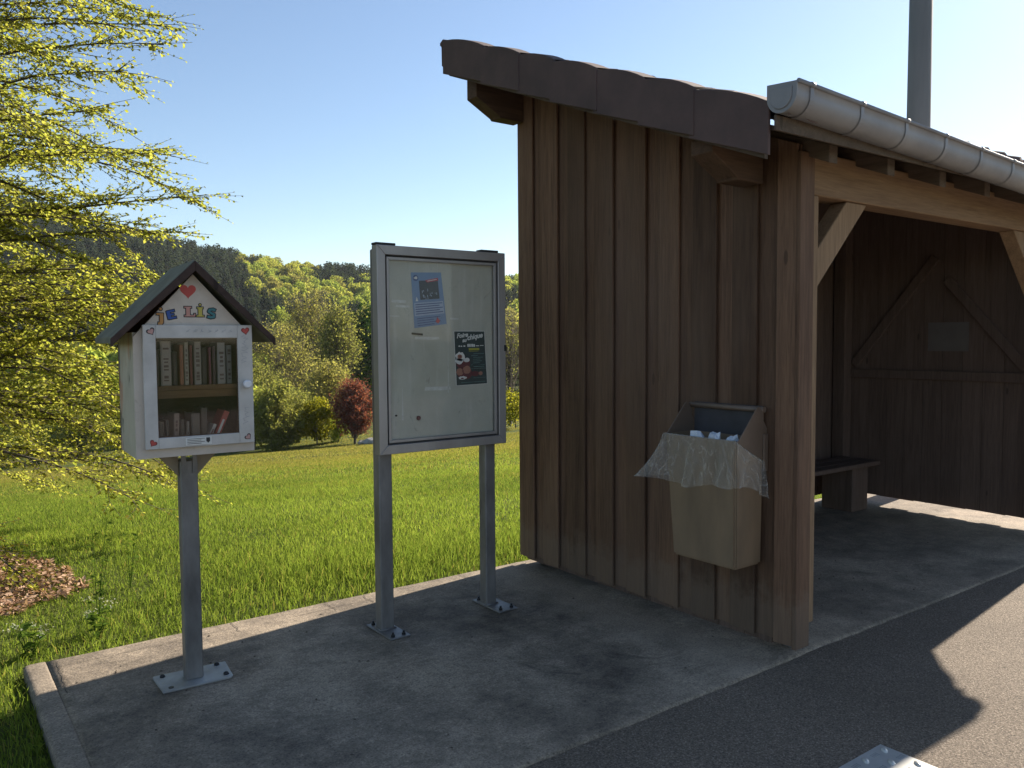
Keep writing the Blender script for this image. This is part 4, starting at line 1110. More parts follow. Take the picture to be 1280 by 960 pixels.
# ------------------------------------------------------------------ metal tread plate at the near edge
tp = thing('tread_plate', 'white metal anti-slip plate with raised oval studs lying on the road', 'metal plate', (2.6, 1.3, -.014))
M['white_metal'] = simple('white_metal', (.62, .62, .60), (.5, .5, .48), 12, .35, .35, .06, 60)
bm = NB(); box(bm, 2.05, 3.025, .75, 1.655, -.013, -.005, .002); obj('plate', bm, M['white_metal'], tp)
bm = NB(); bs = NB()
px_ = 0
for i in range(14):
    for j in range(12):
        x = 2.99 - i*.066; y = 1.62 - j*.066
        if x < 2.07 or y < .77: continue
        if (i+j) % 2 == 0:
            r = bmesh.ops.create_uvsphere(bm, u_segments=12, v_segments=6, radius=1, matrix=Matrix.Translation((x, y, -.005)) @ Matrix.Rotation(.9, 4, 'Z') @ Matrix.Diagonal((.022, .012, .009, 1)))
        else:
            for k in range(4): box(bs, x-.018+k*.011, x-.014+k*.011, y-.010, y+.010, -.0052, -.0035, .0004)
for f in bm.faces: f.smooth = True
s_o = obj('raised_studs', bm, M['white_metal'], tp)
obj('small_ribs', bs, simple('dull_ribs', (.40, .40, .40), None, 12, .5, .3), tp)

# ------------------------------------------------------------------ vegetation helpers
def unit(v): return v/np.maximum(np.linalg.norm(v, axis=-1, keepdims=True), 1e-9)
def rand_dirs(n): return unit(rng.normal(size=(n, 3)))
def leaf_tris(P, D, N, L, W, fold=.25):
    """folded pointed leaves: base P, direction D, facing N, length L, width W"""
    D = unit(D); S = unit(np.cross(D, N)); N = np.cross(S, D)
    L = np.asarray(L)[:, None]; W = np.asarray(W)[:, None]
    mid = P + D*L*.45
    V = np.stack([P, mid+S*W*.5+N*W*fold, P+D*L, mid-S*W*.5+N*W*fold], 1).reshape(-1, 3)
    b = np.arange(len(P))[:, None]*4
    T = np.concatenate([b+np.array([[0, 1, 2]]), b+np.array([[0, 2, 3]])], 1).reshape(-1, 3)
    return V, T
def seg_prisms(A, B, ra, rb, n=3):
    A = np.asarray(A, float); B = np.asarray(B, float); ra = np.asarray(ra, float)[:, None]; rb = np.asarray(rb, float)[:, None]
    d = unit(B-A); ref = np.where(np.abs(d[:, 2:3]) > .9, np.array([[1., 0, 0]]), np.array([[0., 0, 1]]))
    x = unit(np.cross(d, ref)); y = np.cross(d, x)
    Vs = []
    for k in range(n):
        o = x*math.cos(2*math.pi*k/n)+y*math.sin(2*math.pi*k/n); Vs.append(A+o*ra)
    for k in range(n):
        o = x*math.cos(2*math.pi*k/n)+y*math.sin(2*math.pi*k/n); Vs.append(B+o*rb)
    V = np.stack(Vs, 1).reshape(-1, 3)
    b = np.arange(len(A))[:, None]*(2*n)
    Fq = np.concatenate([b+np.array([[k, (k+1) % n, n+(k+1) % n, n+k]]) for k in range(n)], 1).reshape(-1, 4)
    return V, Fq
class Segs:
    def __init__(s): s.a, s.b, s.ra, s.rb = [], [], [], []
    def add(s, a, b, ra, rb): s.a.append(tuple(a)); s.b.append(tuple(b)); s.ra.append(ra); s.rb.append(rb)
    def path(s, pts, r0, r1):
        n = len(pts)-1
        for i in range(n): s.add(pts[i], pts[i+1], r0+(r1-r0)*i/n, r0+(r1-r0)*(i+1)/n)
    def arrays(s, n=3): return seg_prisms(s.a, s.b, s.ra, s.rb, n)

# ------------------------------------------------------------------ the near beech
def beech():
    gx, gy = at_dist(-215, 600, 8.6).xy
    gz0 = float(terrain(gx, gy))
    root = thing('beech_tree', 'young beech with fresh yellow-green leaves on spreading branches, left of the book box', 'tree', (gx, gy, gz0))
    r = random.Random(11)
    H = 11.0
    bm = NB(); tube(bm, [(gx, gy, gz0-.2), (gx+.02, gy, gz0+.25), (gx+.05, gy+.03, gz0+2.5), (gx-.02, gy+.05, gz0+5), (gx+.05, gy, gz0+8), (gx, gy, gz0+H)], [.24, .19, .16, .125, .07, .015], 14)
    obj('trunk', bm, M['bark'], root)
    big, small = Segs(), Segs()
    LP, LD, LN = [], [], []
    def leaves_on(p, d, up, n, spread):
        for k in range(n):
            t = (k+.6)/n
            s = 1 if k % 2 else -1
            side = np.cross(d, up)
            LP.append(p[0]+(p[1]-p[0])*t)
            LD.append(d*.55 + side*s*.8 + np.array([0, 0, r.uniform(-.55, .15)]) + np.array([r.gauss(0, .3) for _ in range(3)]))
            LN.append(up + np.array([r.gauss(0, .55) for _ in range(3)]))
    nb_ = 390
    camdir = math.atan2(-gy, -gx)
    for i in range(nb_):
        z = .75 + (H-1.3)*((i+.5)/nb_)**1.22
        a = i*2.39996 + r.uniform(-.3, .3)
        if i % 3 == 0: a = math.atan2(HR.y, HR.x) + r.uniform(-1.0, .9)     # lit, open side is fuller
        Lb = (4.05 if z < 6 else 4.05*(1-((z-6)/(H-6))**1.3*.8))*r.uniform(.54, .75)
        elev = r.gauss(.16, .20) + .035*z
        p = np.array([gx, gy, gz0+z]); d = np.array([math.cos(a)*math.cos(elev), math.sin(a)*math.cos(elev), math.sin(elev)])
        npt = 12; pts = [p]; step = Lb/npt
        bend = r.uniform(-.12, .12)
        for k in range(npt):
            d = d + np.array([-d[1]*bend*.3, d[0]*bend*.3, -.055 if k > 2 else .0]) + np.array([r.gauss(0, .05) for _ in range(3)]); d /= np.linalg.norm(d)
            p = p + d*step; pts.append(p)
        big.path(pts, .020*Lb/3.5+.004, .003)
        roll = r.gauss(0, .22)
        for k in range(2, npt+1):
            t = k/npt
            for sub in range(5):
                q = pts[k-1]+(pts[k]-pts[k-1])*r.random() if k < npt+1 else pts[k]
                dd = unit(pts[k]-pts[k-1]); side = np.cross(dd, [0, 0, 1.0]); side /= max(np.linalg.norm(side), 1e-6)
                s = 1 if (k+sub) % 2 else -1
                sl = (1-t*.72)*1.15*r.uniform(.55, 1.1)*Lb/4
                d2 = dd*.85 + side*s*.7 + np.array([0, 0, s*roll + r.gauss(.03, .34)]); d2 /= np.linalg.norm(d2)
                if k == npt and sub == 0: d2 = dd; sl = .45
                n2 = max(2, int(sl/.16)); pp = [q]
                for m in range(n2):
                    d2 = d2 + dd*.10 + np.array([r.gauss(0, .10), r.gauss(0, .10), r.gauss(-.01, .10)]); d2 /= np.linalg.norm(d2); pp.append(pp[-1]+d2*sl/n2)
                small.path(pp, .0040, .0013)
                up = np.cross(side*1.0, dd)
                up = up if up[2] > 0 else -up
                for m in range(n2):
                    dm = unit(pp[m+1]-pp[m])
                    if m > 0 or t > .5: leaves_on((pp[m], pp[m+1]), dm, up, 4, 1)
                    # tertiary twiglet
                    if r.random() < .85:
                        s3 = 1 if r.random() < .5 else -1
                        sd3 = np.cross(dm, up); d3 = dm*.7 + sd3*s3*.75 + np.array([0, 0, r.gauss(0, .15)]); d3 /= np.linalg.norm(d3)
                        l3 = r.uniform(.10, .26); e3 = pp[m]+d3*l3
                        small.add(pp[m], e3, .0022, .0012); leaves_on((pp[m], e3), d3, up, 5, 1)
    V, Fq = big.arrays(6); obj_np('branches', V, Fq, M['bark'], root, smooth=True)
    V, Fq = small.arrays(3); obj_np('twigs', V, Fq, M['twig'], root)
    n = len(LP); LP_, LD_, LN_ = np.array(LP), np.array(LD), np.array(LN)
    L = rng.uniform(.025, .047, n); V, T = leaf_tris(LP_, LD_, LN_, L, L*rng.uniform(.62, .85, n))
    obj_np('foliage', V, T, M['beech_leaf'], root)
    print('beech leaves', n)
beech()

# ------------------------------------------------------------------ grass, litter, weeds
def blades(P, Hh, W, lean):
    n = len(P); a = rng.uniform(0, 2*math.pi, n)
    side = np.stack([np.cos(a), np.sin(a), np.zeros(n)], 1)
    la = rng.uniform(0, 2*math.pi, n) ; ld = np.stack([np.cos(la), np.sin(la), np.zeros(n)], 1)*lean[:, None] + np.array([[-.12, -.05, 0]])*lean[:, None]
    Hh = Hh[:, None]; W = W[:, None]; up = np.array([[0, 0, 1.0]])
    m = P + up*Hh*.55 + ld*Hh*.22; t = P + up*Hh*(1-.25*lean[:, None]) + ld*Hh*.85
    V = np.stack([P-side*W*.5, P+side*W*.5, m-side*W*.38, m+side*W*.38, t], 1).reshape(-1, 3)
    b = np.arange(n)[:, None]*5
    T = np.concatenate([b+np.array([[0, 1, 3]]), b+np.array([[0, 3, 2]]), b+np.array([[2, 3, 4]])], 1).reshape(-1, 3)
    return V, T
def vnoise(x, y, s):
    return (np.sin(x*s+1.3)*np.sin(y*s*1.13+.4) + np.sin(x*s*2.3+y*s*1.1+2)*.5 + np.sin(x*s*4.1-y*s*3.7)*.35)/1.85
LIT = np.array([-.30, 6.66])
def litter_mask(x, y):
    dx = (x-LIT[0])*HR.x+(y-LIT[1])*HR.y; dy = (x-LIT[0])*HF.x+(y-LIT[1])*HF.y
    return np.hypot(dx/1.12, dy/1.0) + .18*vnoise(x, y, 3.1)
def grass():
    Vs, Ts, Mi = [], [], []; base = 0
    for (d0, d1, dens, hs, ws, u0, u1) in ((2.6, 8, 4200, 1.0, 1.0, -1.05, .75), (8, 16, 2300, 1.0, 1.1, -.85, .62), (16, 30, 800, 1.0, 1.7, -.8, .3), (30, 52, 220, 1.0, 3.0, -.8, .25), (52, 80, 50, 1.0, 7.0, -.8, .3)):
        area = (u1-u0)*(d1*d1-d0*d0)/2; n = int(area*dens)
        d = np.sqrt(rng.uniform(d0*d0, d1*d1, n)); u = rng.uniform(u0, u1, n)
        x = HF.x*d + HR.x*d*u; y = HF.y*d + HR.y*d*u
        ok = ((y > SY1+.004) | ((x < SX0-.004) & (y > 2.40)))
        lm = litter_mask(x, y)
        ok &= (lm > 1.0) | (rng.random(n) < .06) | ((lm > .8) & (rng.random(n) < .4))
        ok &= ~((x > SX0) & (y < 4.66) & (rng.random(n) < .5))
        x, y, d, lm = x[ok], y[ok], d[ok], lm[ok]; n = len(x)
        z = terrain(x, y)-.01
        cl = vnoise(x, y, 1.6); tall = np.exp(-((x-3.0)/1.3)**2 - ((y-5.35)/.5)**2)
        h = (.062 + .02*cl + .09*tall)*hs*rng.uniform(.55, 1.35, n)
        h *= np.where(lm < 1.5, .75, 1)
        near_edge = np.clip((y-SY1)/.25, .25, 1); h *= np.where(x > SX0, near_edge**.35, 1)
        # arching tufts along the edge
        wv = rng.uniform(.0035, .0065, n)*ws
        V, T = blades(np.stack([x, y, z], 1), h, wv, rng.uniform(.15, .95, n))
        far = smooth(10, 32, d + 4*cl)
        mi = (rng.random(n) < far*.9).astype(int)
        Vs.append(V); Ts.append(T+base); Mi.append(np.repeat(mi, 3)); base += len(V)
    V = np.concatenate(Vs); T = np.concatenate(Ts)
    o = obj_np('meadow_grass', V, T, [M['grass'], M['grass_far']], matidx=np.concatenate(Mi))
    tag(o, 'bright green meadow grass growing from the slab edge down to the hedge', 'grass', kind='stuff'); print('blades', len(T)//3)
grass()
def litter():
    n = 17000
    a = rng.uniform(0, 6.283, n); rr_ = np.sqrt(rng.random(n))*1.25
    dx, dy = rr_*np.cos(a)*1.12, rr_*np.sin(a)*1.0
    x = LIT[0]+HR.x*dx+HF.x*dy; y = LIT[1]+HR.y*dx+HF.y*dy
    ok = (litter_mask(x, y) < 1.12) & ((x < SX0) | (y > SY1)); x, y = x[ok], y[ok]; n = len(x)
    z = terrain(x, y)+.008+rng.uniform(0, .035, n)
    D = rand_dirs(n); D[:, 2] *= .35; N = unit(np.array([[0, 0, 1.0]])+rng.normal(0, .5, (n, 3)))
    L = rng.uniform(.026, .052, n); V, T = leaf_tris(np.stack([x, y, z], 1), D, N, L, L*.6, .25)
    tag(obj_np('leaf_litter', V, T, M['litter']), 'patch of dry brown leaves on the ground under the beech tree', 'leaf litter', kind='stuff')
litter()
def weed(x, y, h, flowers, label, seed):
    r = random.Random(seed); z = float(terrain(x, y))
    root = thing('wild_plant', label, 'plant', (x, y, z))
    sg = Segs(); LP, LD, LN, LS = [], [], [], []; fl = []
    for s in range(5 if flowers else 3):
        a = r.uniform(0, 6.28); lean = r.uniform(.1, .45)
        top = np.array([x+math.cos(a)*lean*h, y+math.sin(a)*lean*h, z+h*r.uniform(.7, 1.05)]); b = np.array([x, y, z-.02]); mid = (b+top)/2+np.array([0, 0, .06*h])
        sg.path([b, mid, top], .003, .0014)
        for k in range(9 if flowers else 14):
            t = r.uniform(.08, .95); p = b+(mid-b)*t*2 if t < .5 else mid+(top-mid)*(t*2-1)
            aa = r.uniform(0, 6.28); LP.append(p); LD.append([math.cos(aa), math.sin(aa), r.uniform(-.3, .6)]); LN.append([r.gauss(0, .4), r.gauss(0, .4), 1]); LS.append(r.uniform(.035, .075)*(1 if flowers else .7))
        if flowers:
            for k in range(7):
                fl.append(top+np.array([r.gauss(0, .022), r.gauss(0, .022), r.gauss(0, .012)]))
    V, Fq = sg.arrays(4); obj_np('stem', V, Fq, M['weed_leaf'], root)
    LS = np.array(LS); V, T = leaf_tris(np.array(LP), np.array(LD), np.array(LN, float), LS, LS*.5); obj_np('leaves', V, T, M['weed_leaf'], root)
    if fl:
        n = len(fl); V, T = leaf_tris(np.repeat(np.array(fl), 3, 0), rand_dirs(n*3)*np.array([[1, 1, .3]]), np.tile([[0, 0, 1.0]], (n*3, 1))+rng.normal(0, .2, (n*3, 3)), np.full(n*3, .011), np.full(n*3, .009)); obj_np('flowers', V, T, M['weed_flower'], root)
weed(.80, 5.02, .20, True, 'white-flowered wild plant at the grass edge left of the book box post', 1)
weed(.46, 4.90, .17, True, 'small white-flowered wild plant at the outer corner of the slab', 2)
weed(.22, 4.62, .13, True, 'low white-flowered wild plant in the grass beside the left slab edge', 5)
weed(.86, 5.35, .62, False, 'tall thin leafy stem standing up out of the grass by the leaf litter', 3)
weed(1.15, 5.9, .5, False, 'slender bent weed stalk between the leaf litter and the book box post', 4)

# ------------------------------------------------------------------ trees of the valley and the hill
def crown_broad(seed, H, rx, zc, rz, lobes, nleaf, leaf, flat_=.0):
    g = np.random.default_rng(seed)
    c = unit(g.normal(size=(lobes, 3)))*np.cbrt(g.random((lobes, 1)))*np.array([[rx*.72, rx*.72, rz*.75]]) + np.array([[0, 0, zc]])
    c[:, :2] *= (1-.45*np.clip((c[:, 2:3]-zc)/rz, 0, 1))
    R_ = g.uniform(.28, .46, lobes)*rx
    per = nleaf//lobes; P, N = [], []
    for k in range(lobes):
        d = unit(g.normal(size=(per, 3))); d[:, 2] = d[:, 2]*.85+.1
        P.append(c[k]+d*R_[k]*g.uniform(.55, 1.12, (per, 1))); N.append(d)
    P = np.concatenate(P); N = unit(np.concatenate(N)+g.normal(0, .6, (len(P), 3)))
    D = unit(np.cross(N, g.normal(size=N.shape)))
    L = leaf*g.uniform(.6, 1.5, len(P)); V, T = leaf_tris(P-D*L[:, None]*.5, D, N, L, L*.8, .15)
    return V, T, c
def trunk_broad(seed, H, rt, c, n=5):
    g = np.random.default_rng(seed); sg = Segs()
    top = np.array([0, 0, H*.62]); sg.path([np.array([0, 0, -.4]), np.array([g.normal(0, .1), g.normal(0, .1), H*.3]), top], rt, rt*.45)
    for p in c:
        st = np.array([0, 0, H*g.uniform(.22, .5)]); md = (st+p)/2+np.array([0, 0, -.05*H]); sg.path([st, md, p], rt*.4, rt*.1)
    return sg.arrays(n)
def crown_conifer(seed, H, rx, n, leaf):
    g = np.random.default_rng(seed)
    t = 1-np.sqrt(g.random(n)*.985+.015)          # height along the crown, more needles low down
    a = g.uniform(0, 6.283, n)
    whorl = .82+.18*np.sin(t*44+np.sin(a*3+seed)*1.5) + .12*np.sin(a*5+seed+t*9)
    rad = (rx*(1-t)**.85*whorl+.05)*np.sqrt(g.uniform(.25, 1, n))
    P = np.stack([np.cos(a)*rad, np.sin(a)*rad, H*(.07+.93*t)-.12*rad], 1)
    D = np.stack([np.cos(a+g.normal(0, .6, n)), np.sin(a+g.normal(0, .6, n)), -.55+g.normal(0, .35, n)], 1)
    N = np.stack([np.cos(a)*.6, np.sin(a)*.6, np.full(n, .8)], 1)+g.normal(0, .5, (n, 3))
    L = leaf*g.uniform(.6, 1.4, n)*(.55+.45*(1-t)); V, T = leaf_tris(P, D, N, L, L*.5, -.2)
    return V, T
def trunk_conifer(H, r): return seg_prisms([(0, 0, -.4), (0, 0, H*.5)], [(0, 0, H*.5), (0, 0, H*.97)], [r, r*.55], [r*.55, .03], 5)

con_cols = [(.032, .046, .032), (.045, .062, .038), (.06, .075, .045)]
M['conifer'] = leafmat('conifer_needles', con_cols, .3, .7, spec=False)
def bl(name, cols, tr=.6, tb=1.5): return leafmat(name, cols, tr, .6, None, False, tb)
M['spring'] = bl('spring_foliage', [(.21, .235, .055), (.26, .275, .065), (.31, .305, .09)])
M['spring2'] = bl('fresh_green_foliage', [(.17, .22, .05), (.21, .255, .058), (.26, .285, .075)])
M['olive'] = bl('olive_foliage', [(.18, .18, .055), (.22, .215, .07), (.26, .24, .095)], .55)
M['deep'] = bl('dark_green_foliage', [(.022, .048, .014), (.032, .062, .018), (.042, .075, .022)], .25)
M['copper'] = bl('copper_foliage', [(.14, .05, .05), (.20, .07, .058), (.28, .10, .06)], .48, 1.3)
M['yellowbush'] = bl('yellow_green_foliage', [(.13, .14, .015), (.17, .17, .018), (.21, .20, .03)])
M['pale'] = bl('pale_willow_foliage', [(.15, .165, .045), (.19, .20, .06), (.22, .22, .08)], .5)
M['baretwig'] = simple('bare_twig', (.15, .12, .09), (.09, .07, .052), 3, .9, 0, 0)

# templates for the hill (mesh data shared by every copy)
T_broad = []
for s in range(4):
    V, T, c = crown_broad(40+s, 12, 4.3, 7.2, 4.6, 17, 2300, .62)
    tv, tf = trunk_broad(s, 12, .22, c)
    T_broad.append([[mesh_np('crown', V, T, M[k]) for k in ('spring', 'spring2', 'olive')], mesh_np('trunk', tv, tf, M['bark'])])
T_con = []
for s in range(3):
    V, T = crown_conifer(60+s, 15, 2.7, 1500, 1.15)
    tv, tf = trunk_conifer(15, .2)
    T_con.append([mesh_np('crown', V, T, M['conifer']), mesh_np('trunk', tv, tf, M['bark'])])
low_b = crown_broad(90, 12, 4.3, 7.2, 4.6, 13, 420, 1.35); low_c = crown_conifer(91, 15, 2.7, 330, 2.2)
def project(p):
    d = Vector(p)-CAM; z = d.dot(FWD); return 640+F_PX*d.dot(RIGHT)/z, 480-F_PX*d.dot(UP)/z
def zone(px, py, r):
    """which kind of tree the photograph shows at this spot of the hill"""
    jig = r.gauss(0, 7)
    if px < 300+(py-320)*.5+jig and py < 425+jig: return 'c'
    if px > 392 and px < 475 and py < 352+jig*.4: return 'c'
    if 325 < px < 450 and 374 < py-.05*(px-380)+jig*.5 < 400: return 'c'
    if 285 < px < 350 and 425 < py < 462+jig: return 'c'
    if 540 < px < 690 and 360 < py+jig*.5 < 386: return 'c'
    return 'c' if r.random() < .05 else 'b'
def hill_trees():
    r = random.Random(21); one_b, one_c = [], []; sb, sc_ = [], []
    d = 150.0
    while d < 412:
        uu = -.78
        while uu < .17:
            D_ = d + r.uniform(-3.2, 3.2); U_ = uu + r.uniform(-.45, .45)*6.2/d
            x = HF.x*D_+HR.x*D_*U_; y = HF.y*D_+HR.y*D_*U_; z = float(terrain(x, y))
            px, py = project((x, y, z+8)); k = zone(px, py, r); s = r.uniform(.62, .92)
            if k == 'c': s *= 1.02
            inwin = (188 < px < 474) or (616 < px < 664)
            e = (x, y, z, s, r.uniform(0, 6.28), r.random())
            if inwin: (one_c if k == 'c' else one_b).append(e)
            else: (sc_ if k == 'c' else sb).append(e)
            if k == 'c' and r.random() < .55:
                x2, y2 = x+r.uniform(-4, 4), y+r.uniform(-4, 4); e2 = (x2, y2, float(terrain(x2, y2)), s*r.uniform(.8, 1.05), 1.0, r.random()); (one_c if inwin else sc_).append(e2)
            uu += 6.2/d*(1.0 if k == 'b' else .8)
        d += 6.2
    one_b.sort(key=lambda e: math.hypot(e[0], e[1])); one_c.sort(key=lambda e: math.hypot(e[0], e[1]))
    sb += one_b[295:]; sc_ += one_c[295:]; one_b = one_b[:295]; one_c = one_c[:295]
    print('hill trees', len(one_b), len(one_c), len(sb), len(sc_))
    for kind, lst in (('b', one_b), ('c', one_c)):
        proto = None
        for (x, y, z, s, rz, q) in lst:
            if kind == 'b':
                tpl = T_broad[int(q*4)]; cm = tpl[0][0 if q*7 % 1 < .45 else (1 if q*7 % 1 < .8 else 2)]; tm = tpl[1]
            else: tpl = T_con[int(q*3)]; cm, tm = tpl
            if proto is None:
                root = thing('broadleaf_tree' if kind == 'b' else 'conifer_tree', 'one of the fresh green broadleaf trees in the forest on the far hillside' if kind == 'b' else 'one of the dark conifers in the forest on the far hillside', 'tree', (0, 0, 0), 0, 'broadleaf trees on the far hillside' if kind == 'b' else 'conifers on the far hillside')
                cr = link(bpy.data.objects.new('crown', cm)); cr.parent = root; tr_ = link(bpy.data.objects.new('trunk', tm)); tr_.parent = root; proto = (root, cr, tr_)
            else:
                root = link(proto[0].copy()); cr = link(proto[1].copy()); tr_ = link(proto[2].copy()); cr.parent = root; tr_.parent = root; cr.data = cm; tr_.data = tm
            root.location = (x, y, z-.2); root.scale = (s, s, s*(.95+.15*q)); root.rotation_euler = (0, 0, rz)
    for nm, lst, low, mt, lab in (('far_forest', sb, low_b, M['spring'], 'fresh green broadleaf forest covering the rest of the hillside'), ('far_conifer_forest', sc_, low_c, M['conifer'], 'dark conifer forest covering the rest of the hillside')):
        V0, T0 = low[0], low[1]; Vs, Ts = [], []
        for i, (x, y, z, s, rz, q) in enumerate(lst):
            c, sn = math.cos(rz), math.sin(rz); Rm = np.array([[c, sn, 0], [-sn, c, 0], [0, 0, 1]])
            Vs.append(V0@Rm*s+np.array([x, y, z-.2])); Ts.append(T0+i*len(V0))
        o = obj_np(nm, np.concatenate(Vs), np.concatenate(Ts), mt); tag(o, lab, 'forest', kind='stuff')
hill_trees()

def spot(px, D):
    """ground point on the line of sight of photo column px at distance D"""
    d = ray(px, 500); h = math.hypot(d.x, d.y); x, y = d.x/h*D, d.y/h*D; return x, y, float(terrain(x, y))
def valley_tree(name, label, cat, px, D, H, rx, zc, rz, mats, lobes, nleaf, leaf, seed, rt=.12, group=None):
    x, y, z = spot(px, D); root = thing(name, label, cat, (x, y, z), 0, group)
    V, T, c = crown_broad(seed, H, rx, zc, rz, lobes, nleaf, leaf)
    cr = link(bpy.data.objects.new('crown', mesh_np('crown', V, T, M[mats]))); cr.parent = root
    tv, tf = trunk_broad(seed, H, rt, c, 6); t_ = link(bpy.data.objects.new('trunk', mesh_np('trunk', tv, tf, M['bark']))); t_.parent = root
def twig_tree(name, label, cat, px, D, H, rx, z0, mats, ntw, nleaf, leaf, seed, rt=.1, group=None, vase=.6, low=.25):
    """open tree: a fan of fine rising twigs with thin foliage"""
    g = np.random.default_rng(seed); x, y, z = spot(px, D); root = thing(name, label, cat, (x, y, z), 0, group); sg = Segs(); tips = []
    tr_ = Segs(); fork = H*z0
    tr_.path([np.array([0, 0, -.4]), np.array([g.normal(0, .05), g.normal(0, .05), fork]), np.array([0, 0, H*.7])], rt, rt*.35)
    for k in range(ntw):
        st = np.array([0, 0, g.uniform(fork*.6, H*.6)]); a = g.uniform(0, 6.283); e = unit(g.normal(size=3)); rad = rx*np.sqrt(g.random())
        zt = fork + (H-fork)*g.uniform(low, 1)**.8; rad *= math.sqrt(max(.05, 1-((zt/H-vase)/(1.02-vase))**2)) if zt/H > vase else (.45+.55*(zt/H)/vase)
        tip = np.array([math.cos(a)*rad, math.sin(a)*rad, zt]); md = st+(tip-st)*.5+np.array([0, 0, -.06*H])+g.normal(0, .04*H, 3)
        sg.path([st, md, tip], rt*.16, rt*.045); 
        for b in range(5):
            t = g.uniform(.4, 1); p = md+(tip-md)*t; q_ = p+g.normal(0, .07*H, 3)+np.array([0, 0, .04*H]); sg.add(p, q_, rt*.07, rt*.03); tips.append((p, q_))
    tips = np.array(tips); i = g.integers(0, len(tips), nleaf); t = g.random((nleaf, 1)); P_ = tips[i, 0]+(tips[i, 1]-tips[i, 0])*t*1.1+g.normal(0, .015*H, (nleaf, 3))
    L = leaf*g.uniform(.6, 1.4, nleaf); V, T = leaf_tris(P_, unit(g.normal(size=(nleaf, 3))), unit(g.normal(size=(nleaf, 3))+np.array([[0, 0, .5]])), L, L*.7)
    for nm, (v, f), m in (('trunk', tr_.arrays(6), M['bark']), ('twigs', sg.arrays(3), M['baretwig'])):
        o = link(bpy.data.objects.new(nm, mesh_np(nm, v, f, m))); o.parent = root
    o = link(bpy.data.objects.new('crown', mesh_np('crown', V, T, M[mats]))); o.parent = root

# px, distance: read off the photograph's columns
valley_tree('dark_round_tree', 'dense dark green tree partly behind the left post of the notice board', 'tree', 468, 92, 12.5, 5.2, 7.0, 5.6, 'deep', 22, 9000, .30, 3, .25)
twig_tree('copper_shrub', 'copper red rounded shrub at the far edge of the meadow, left of the notice board', 'shrub', 443, 49.5, 3.75, 1.45, .06, 'copper', 300, 12500, .105, 5, .11, vase=.5, low=.10)
valley_tree('yellow_bush', 'yellow-green flowering bush left of the copper red shrub', 'shrub', 395, 50.5, 3.0, 1.55, 1.45, 1.5, 'yellowbush', 18, 6500, .12, 6, .05)
twig_tree('willow_bush', 'pale green bush right of the book box at the far meadow edge', 'shrub', 346, 50, 4.0, 1.9, .02, 'pale', 260, 11000, .14, 7, .06, vase=.42, low=.01)
twig_tree('young_alder', 'tall thin pale green tree behind the copper red shrub', 'tree', 425, 84, 10.5, 2.4, .2, 'pale', 190, 6000, .22, 8, .13, vase=.5)
twig_tree('bare_willow', 'grey-brown twiggy willow with few leaves, behind the pale green bush', 'tree', 350, 78, 8.8, 4.2, .05, 'olive', 360, 9000, .17, 9, .13, vase=.5, low=.04)
twig_tree('bare_willow', 'tall brownish willow crown in front of the forest, right of the others', 'tree', 390, 92, 12.5, 3.6, .08, 'olive', 300, 7000, .2, 10, .15, vase=.55)
twig_tree('grey_tree', 'nearly bare grey tree between the notice board and the shelter', 'tree', 638, 55, 7.8, 1.9, .3, 'olive', 180, 900, .13, 11, .12, vase=.55)
valley_tree('small_bush', 'low yellow-green bush under the grey tree beside the shelter corner', 'shrub', 645, 51, 2.7, 1.7, 1.3, 1.4, 'yellowbush', 10, 2200, .13, 12, .05)
valley_tree('small_bush', 'small light green bush between the yellow bush and the copper shrub', 'shrub', 419, 51.5, 1.6, 1.0, .8, .85, 'spring2', 9, 2000, .11, 13, .04)
valley_tree('round_bush', 'broad mid-green bush in front of the twiggy willow', 'shrub', 316, 52, 3.3, 2.3, 1.8, 1.9, 'spring2', 18, 6500, .16, 14, .07)
twig_tree('willow_bush', 'light green leafy bush filling the gap between the pale bush and the yellow one', 'shrub', 371, 54, 3.3, 1.6, .02, 'pale', 200, 7000, .13, 21, .05, vase=.45, low=.02)
twig_tree('willow_bush', 'taller olive bush standing behind the yellow bush and the copper shrub', 'shrub', 412, 60, 5.2, 2.4, .04, 'olive', 240, 7000, .15, 22, .08, vase=.5, low=.03)
twig_tree('willow_bush', 'fresh green bush right behind the right eave of the book box', 'shrub', 322, 60, 5.4, 2.6, .03, 'pale', 240, 8000, .15, 23, .08, vase=.5, low=.03)
# the hedge line continues behind the box, the board and the shelter
more = [(292, 66, 5.5, 2.4, 'spring2'), (250, 70, 6.0, 2.5, 'pale'), (205, 64, 4.5, 2.2, 'olive'), (150, 68, 6.0, 2.6, 'spring2'), (95, 60, 4.0, 2.0, 'pale'), (40, 66, 5.5, 2.5, 'spring'), (-30, 62, 5, 2.4, 'spring2'),
        (505, 66, 5.0, 2.2, 'olive'), (545, 62, 4.2, 2.0, 'spring2'), (590, 68, 6.0, 2.4, 'spring'), (690, 66, 5.5, 2.5, 'spring2'), (740, 64, 6, 2.6, 'pale')]
labs = ['green bush just right of the book box at mid height', 'pale leafy bush hidden mostly behind the book box', 'olive bush seen past the left side of the book box', 'green bush behind the lower beech branches', 'pale low bush behind the beech branches near the picture edge',
        'fresh green bush glimpsed through the beech branches', 'green bush far left behind the beech tree', 'olive bush behind the notice board', 'low green bush behind the middle of the notice board', 'fresh green tree behind the right half of the notice board', 'green bush behind the corner of the shelter', 'pale bush behind the shelter wall']
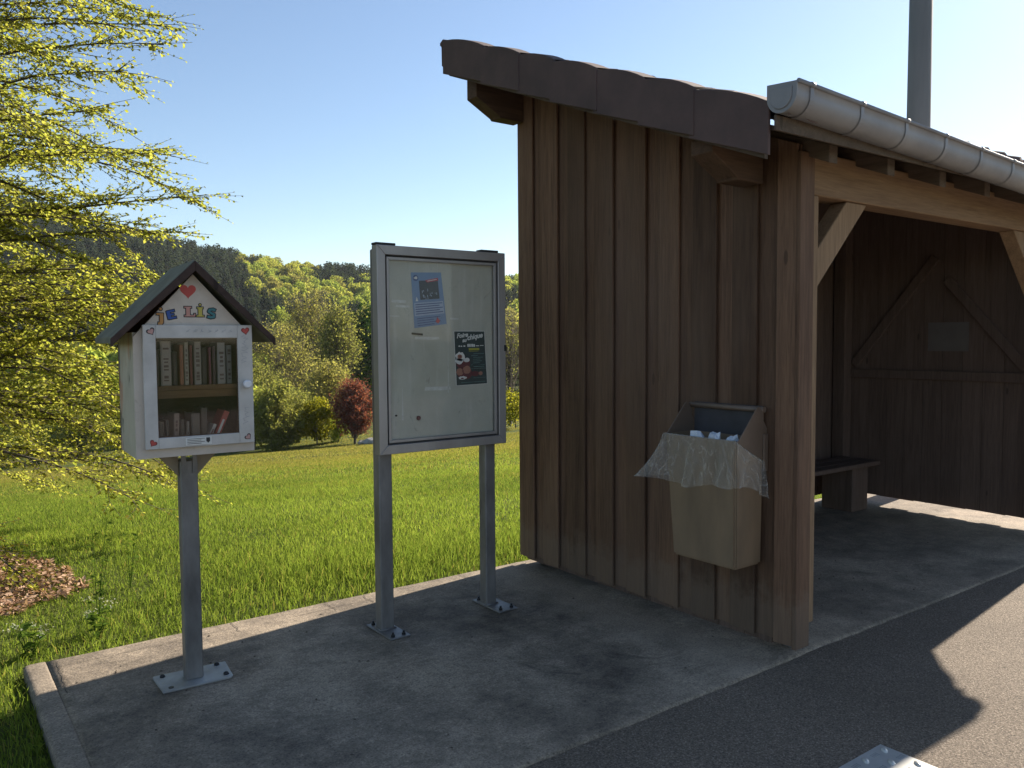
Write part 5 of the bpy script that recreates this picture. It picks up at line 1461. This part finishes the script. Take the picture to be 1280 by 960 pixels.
for i, ((px, D_, H_, rx_, m_), lb_) in enumerate(zip(more, labs)):
    if px in (505, 545, 690, 740, -30): continue
    valley_tree('hedge_bush', lb_, 'shrub', px, D_, H_, rx_*1.25, H_*.48, H_*.5, m_, 16, 5000, .18, 100+i, .08, 'bushes along the far meadow edge')
# second row filling the valley in front of the forest
r_ = random.Random(31); Vs, Ts = [], []; nbase = 0
for k in range(170):
    px = r_.uniform(-80, 760); D_ = r_.uniform(98, 165); x, y, z = spot(px, D_); s = r_.uniform(.45, .85)
    V0, T0 = low_b[0], low_b[1]; a = r_.uniform(0, 6.28); c, sn = math.cos(a), math.sin(a); Rm = np.array([[c, sn, 0], [-sn, c, 0], [0, 0, 1]])
    Vs.append(V0@Rm*np.array([s, s, s*r_.uniform(.8, 1.1)])+np.array([x, y, z-.8])); Ts.append(T0+nbase); nbase += len(V0)
tag(obj_np('valley_thicket', np.concatenate(Vs), np.concatenate(Ts), M['spring2']), 'green thicket filling the valley between the meadow edge and the wooded hill', 'thicket', kind='stuff')
# pale stones beside the copper shrub
for k, (px, D_, s, lb_) in enumerate(((461, 48.5, .38, 'pale boulder by the copper shrub, nearest the left board post'), (452, 48.8, .26, 'small pale boulder at the foot of the copper shrub'))):
    x, y, z = spot(px, D_); bm = NB(); rr_ = random.Random(k)
    bmesh.ops.create_icosphere(bm, subdivisions=2, radius=1)
    for v in bm.verts: v.co *= 1+rr_.uniform(-.14, .14)
    bmesh.ops.transform(bm, matrix=Matrix.Translation((x, y, z+s*.3)) @ Matrix.Diagonal((s*1.2, s, s*.7, 1)), verts=bm.verts)
    tag(obj('boulder', bm, simple('pale_stone', (.45, .42, .36), (.3, .28, .24), 3, .9, 0, .3, 12)), lb_, 'boulder', 'boulders by the copper shrub')

# ------------------------------------------------------------------ the air of the valley
bm = NB(); box(bm, -420, 560, -420, 560, -40, 62)
g = G('valley_air'); pv = g.n('ShaderNodeVolumePrincipled'); pv.inputs['Color'].default_value = (.86, .91, 1, 1); pv.inputs['Density'].default_value = .0001; pv.inputs['Anisotropy'].default_value = .25
g.l(pv.outputs[0], g.out.inputs['Volume'])
tag(obj('haze', bm, g.m), kind='stuff')
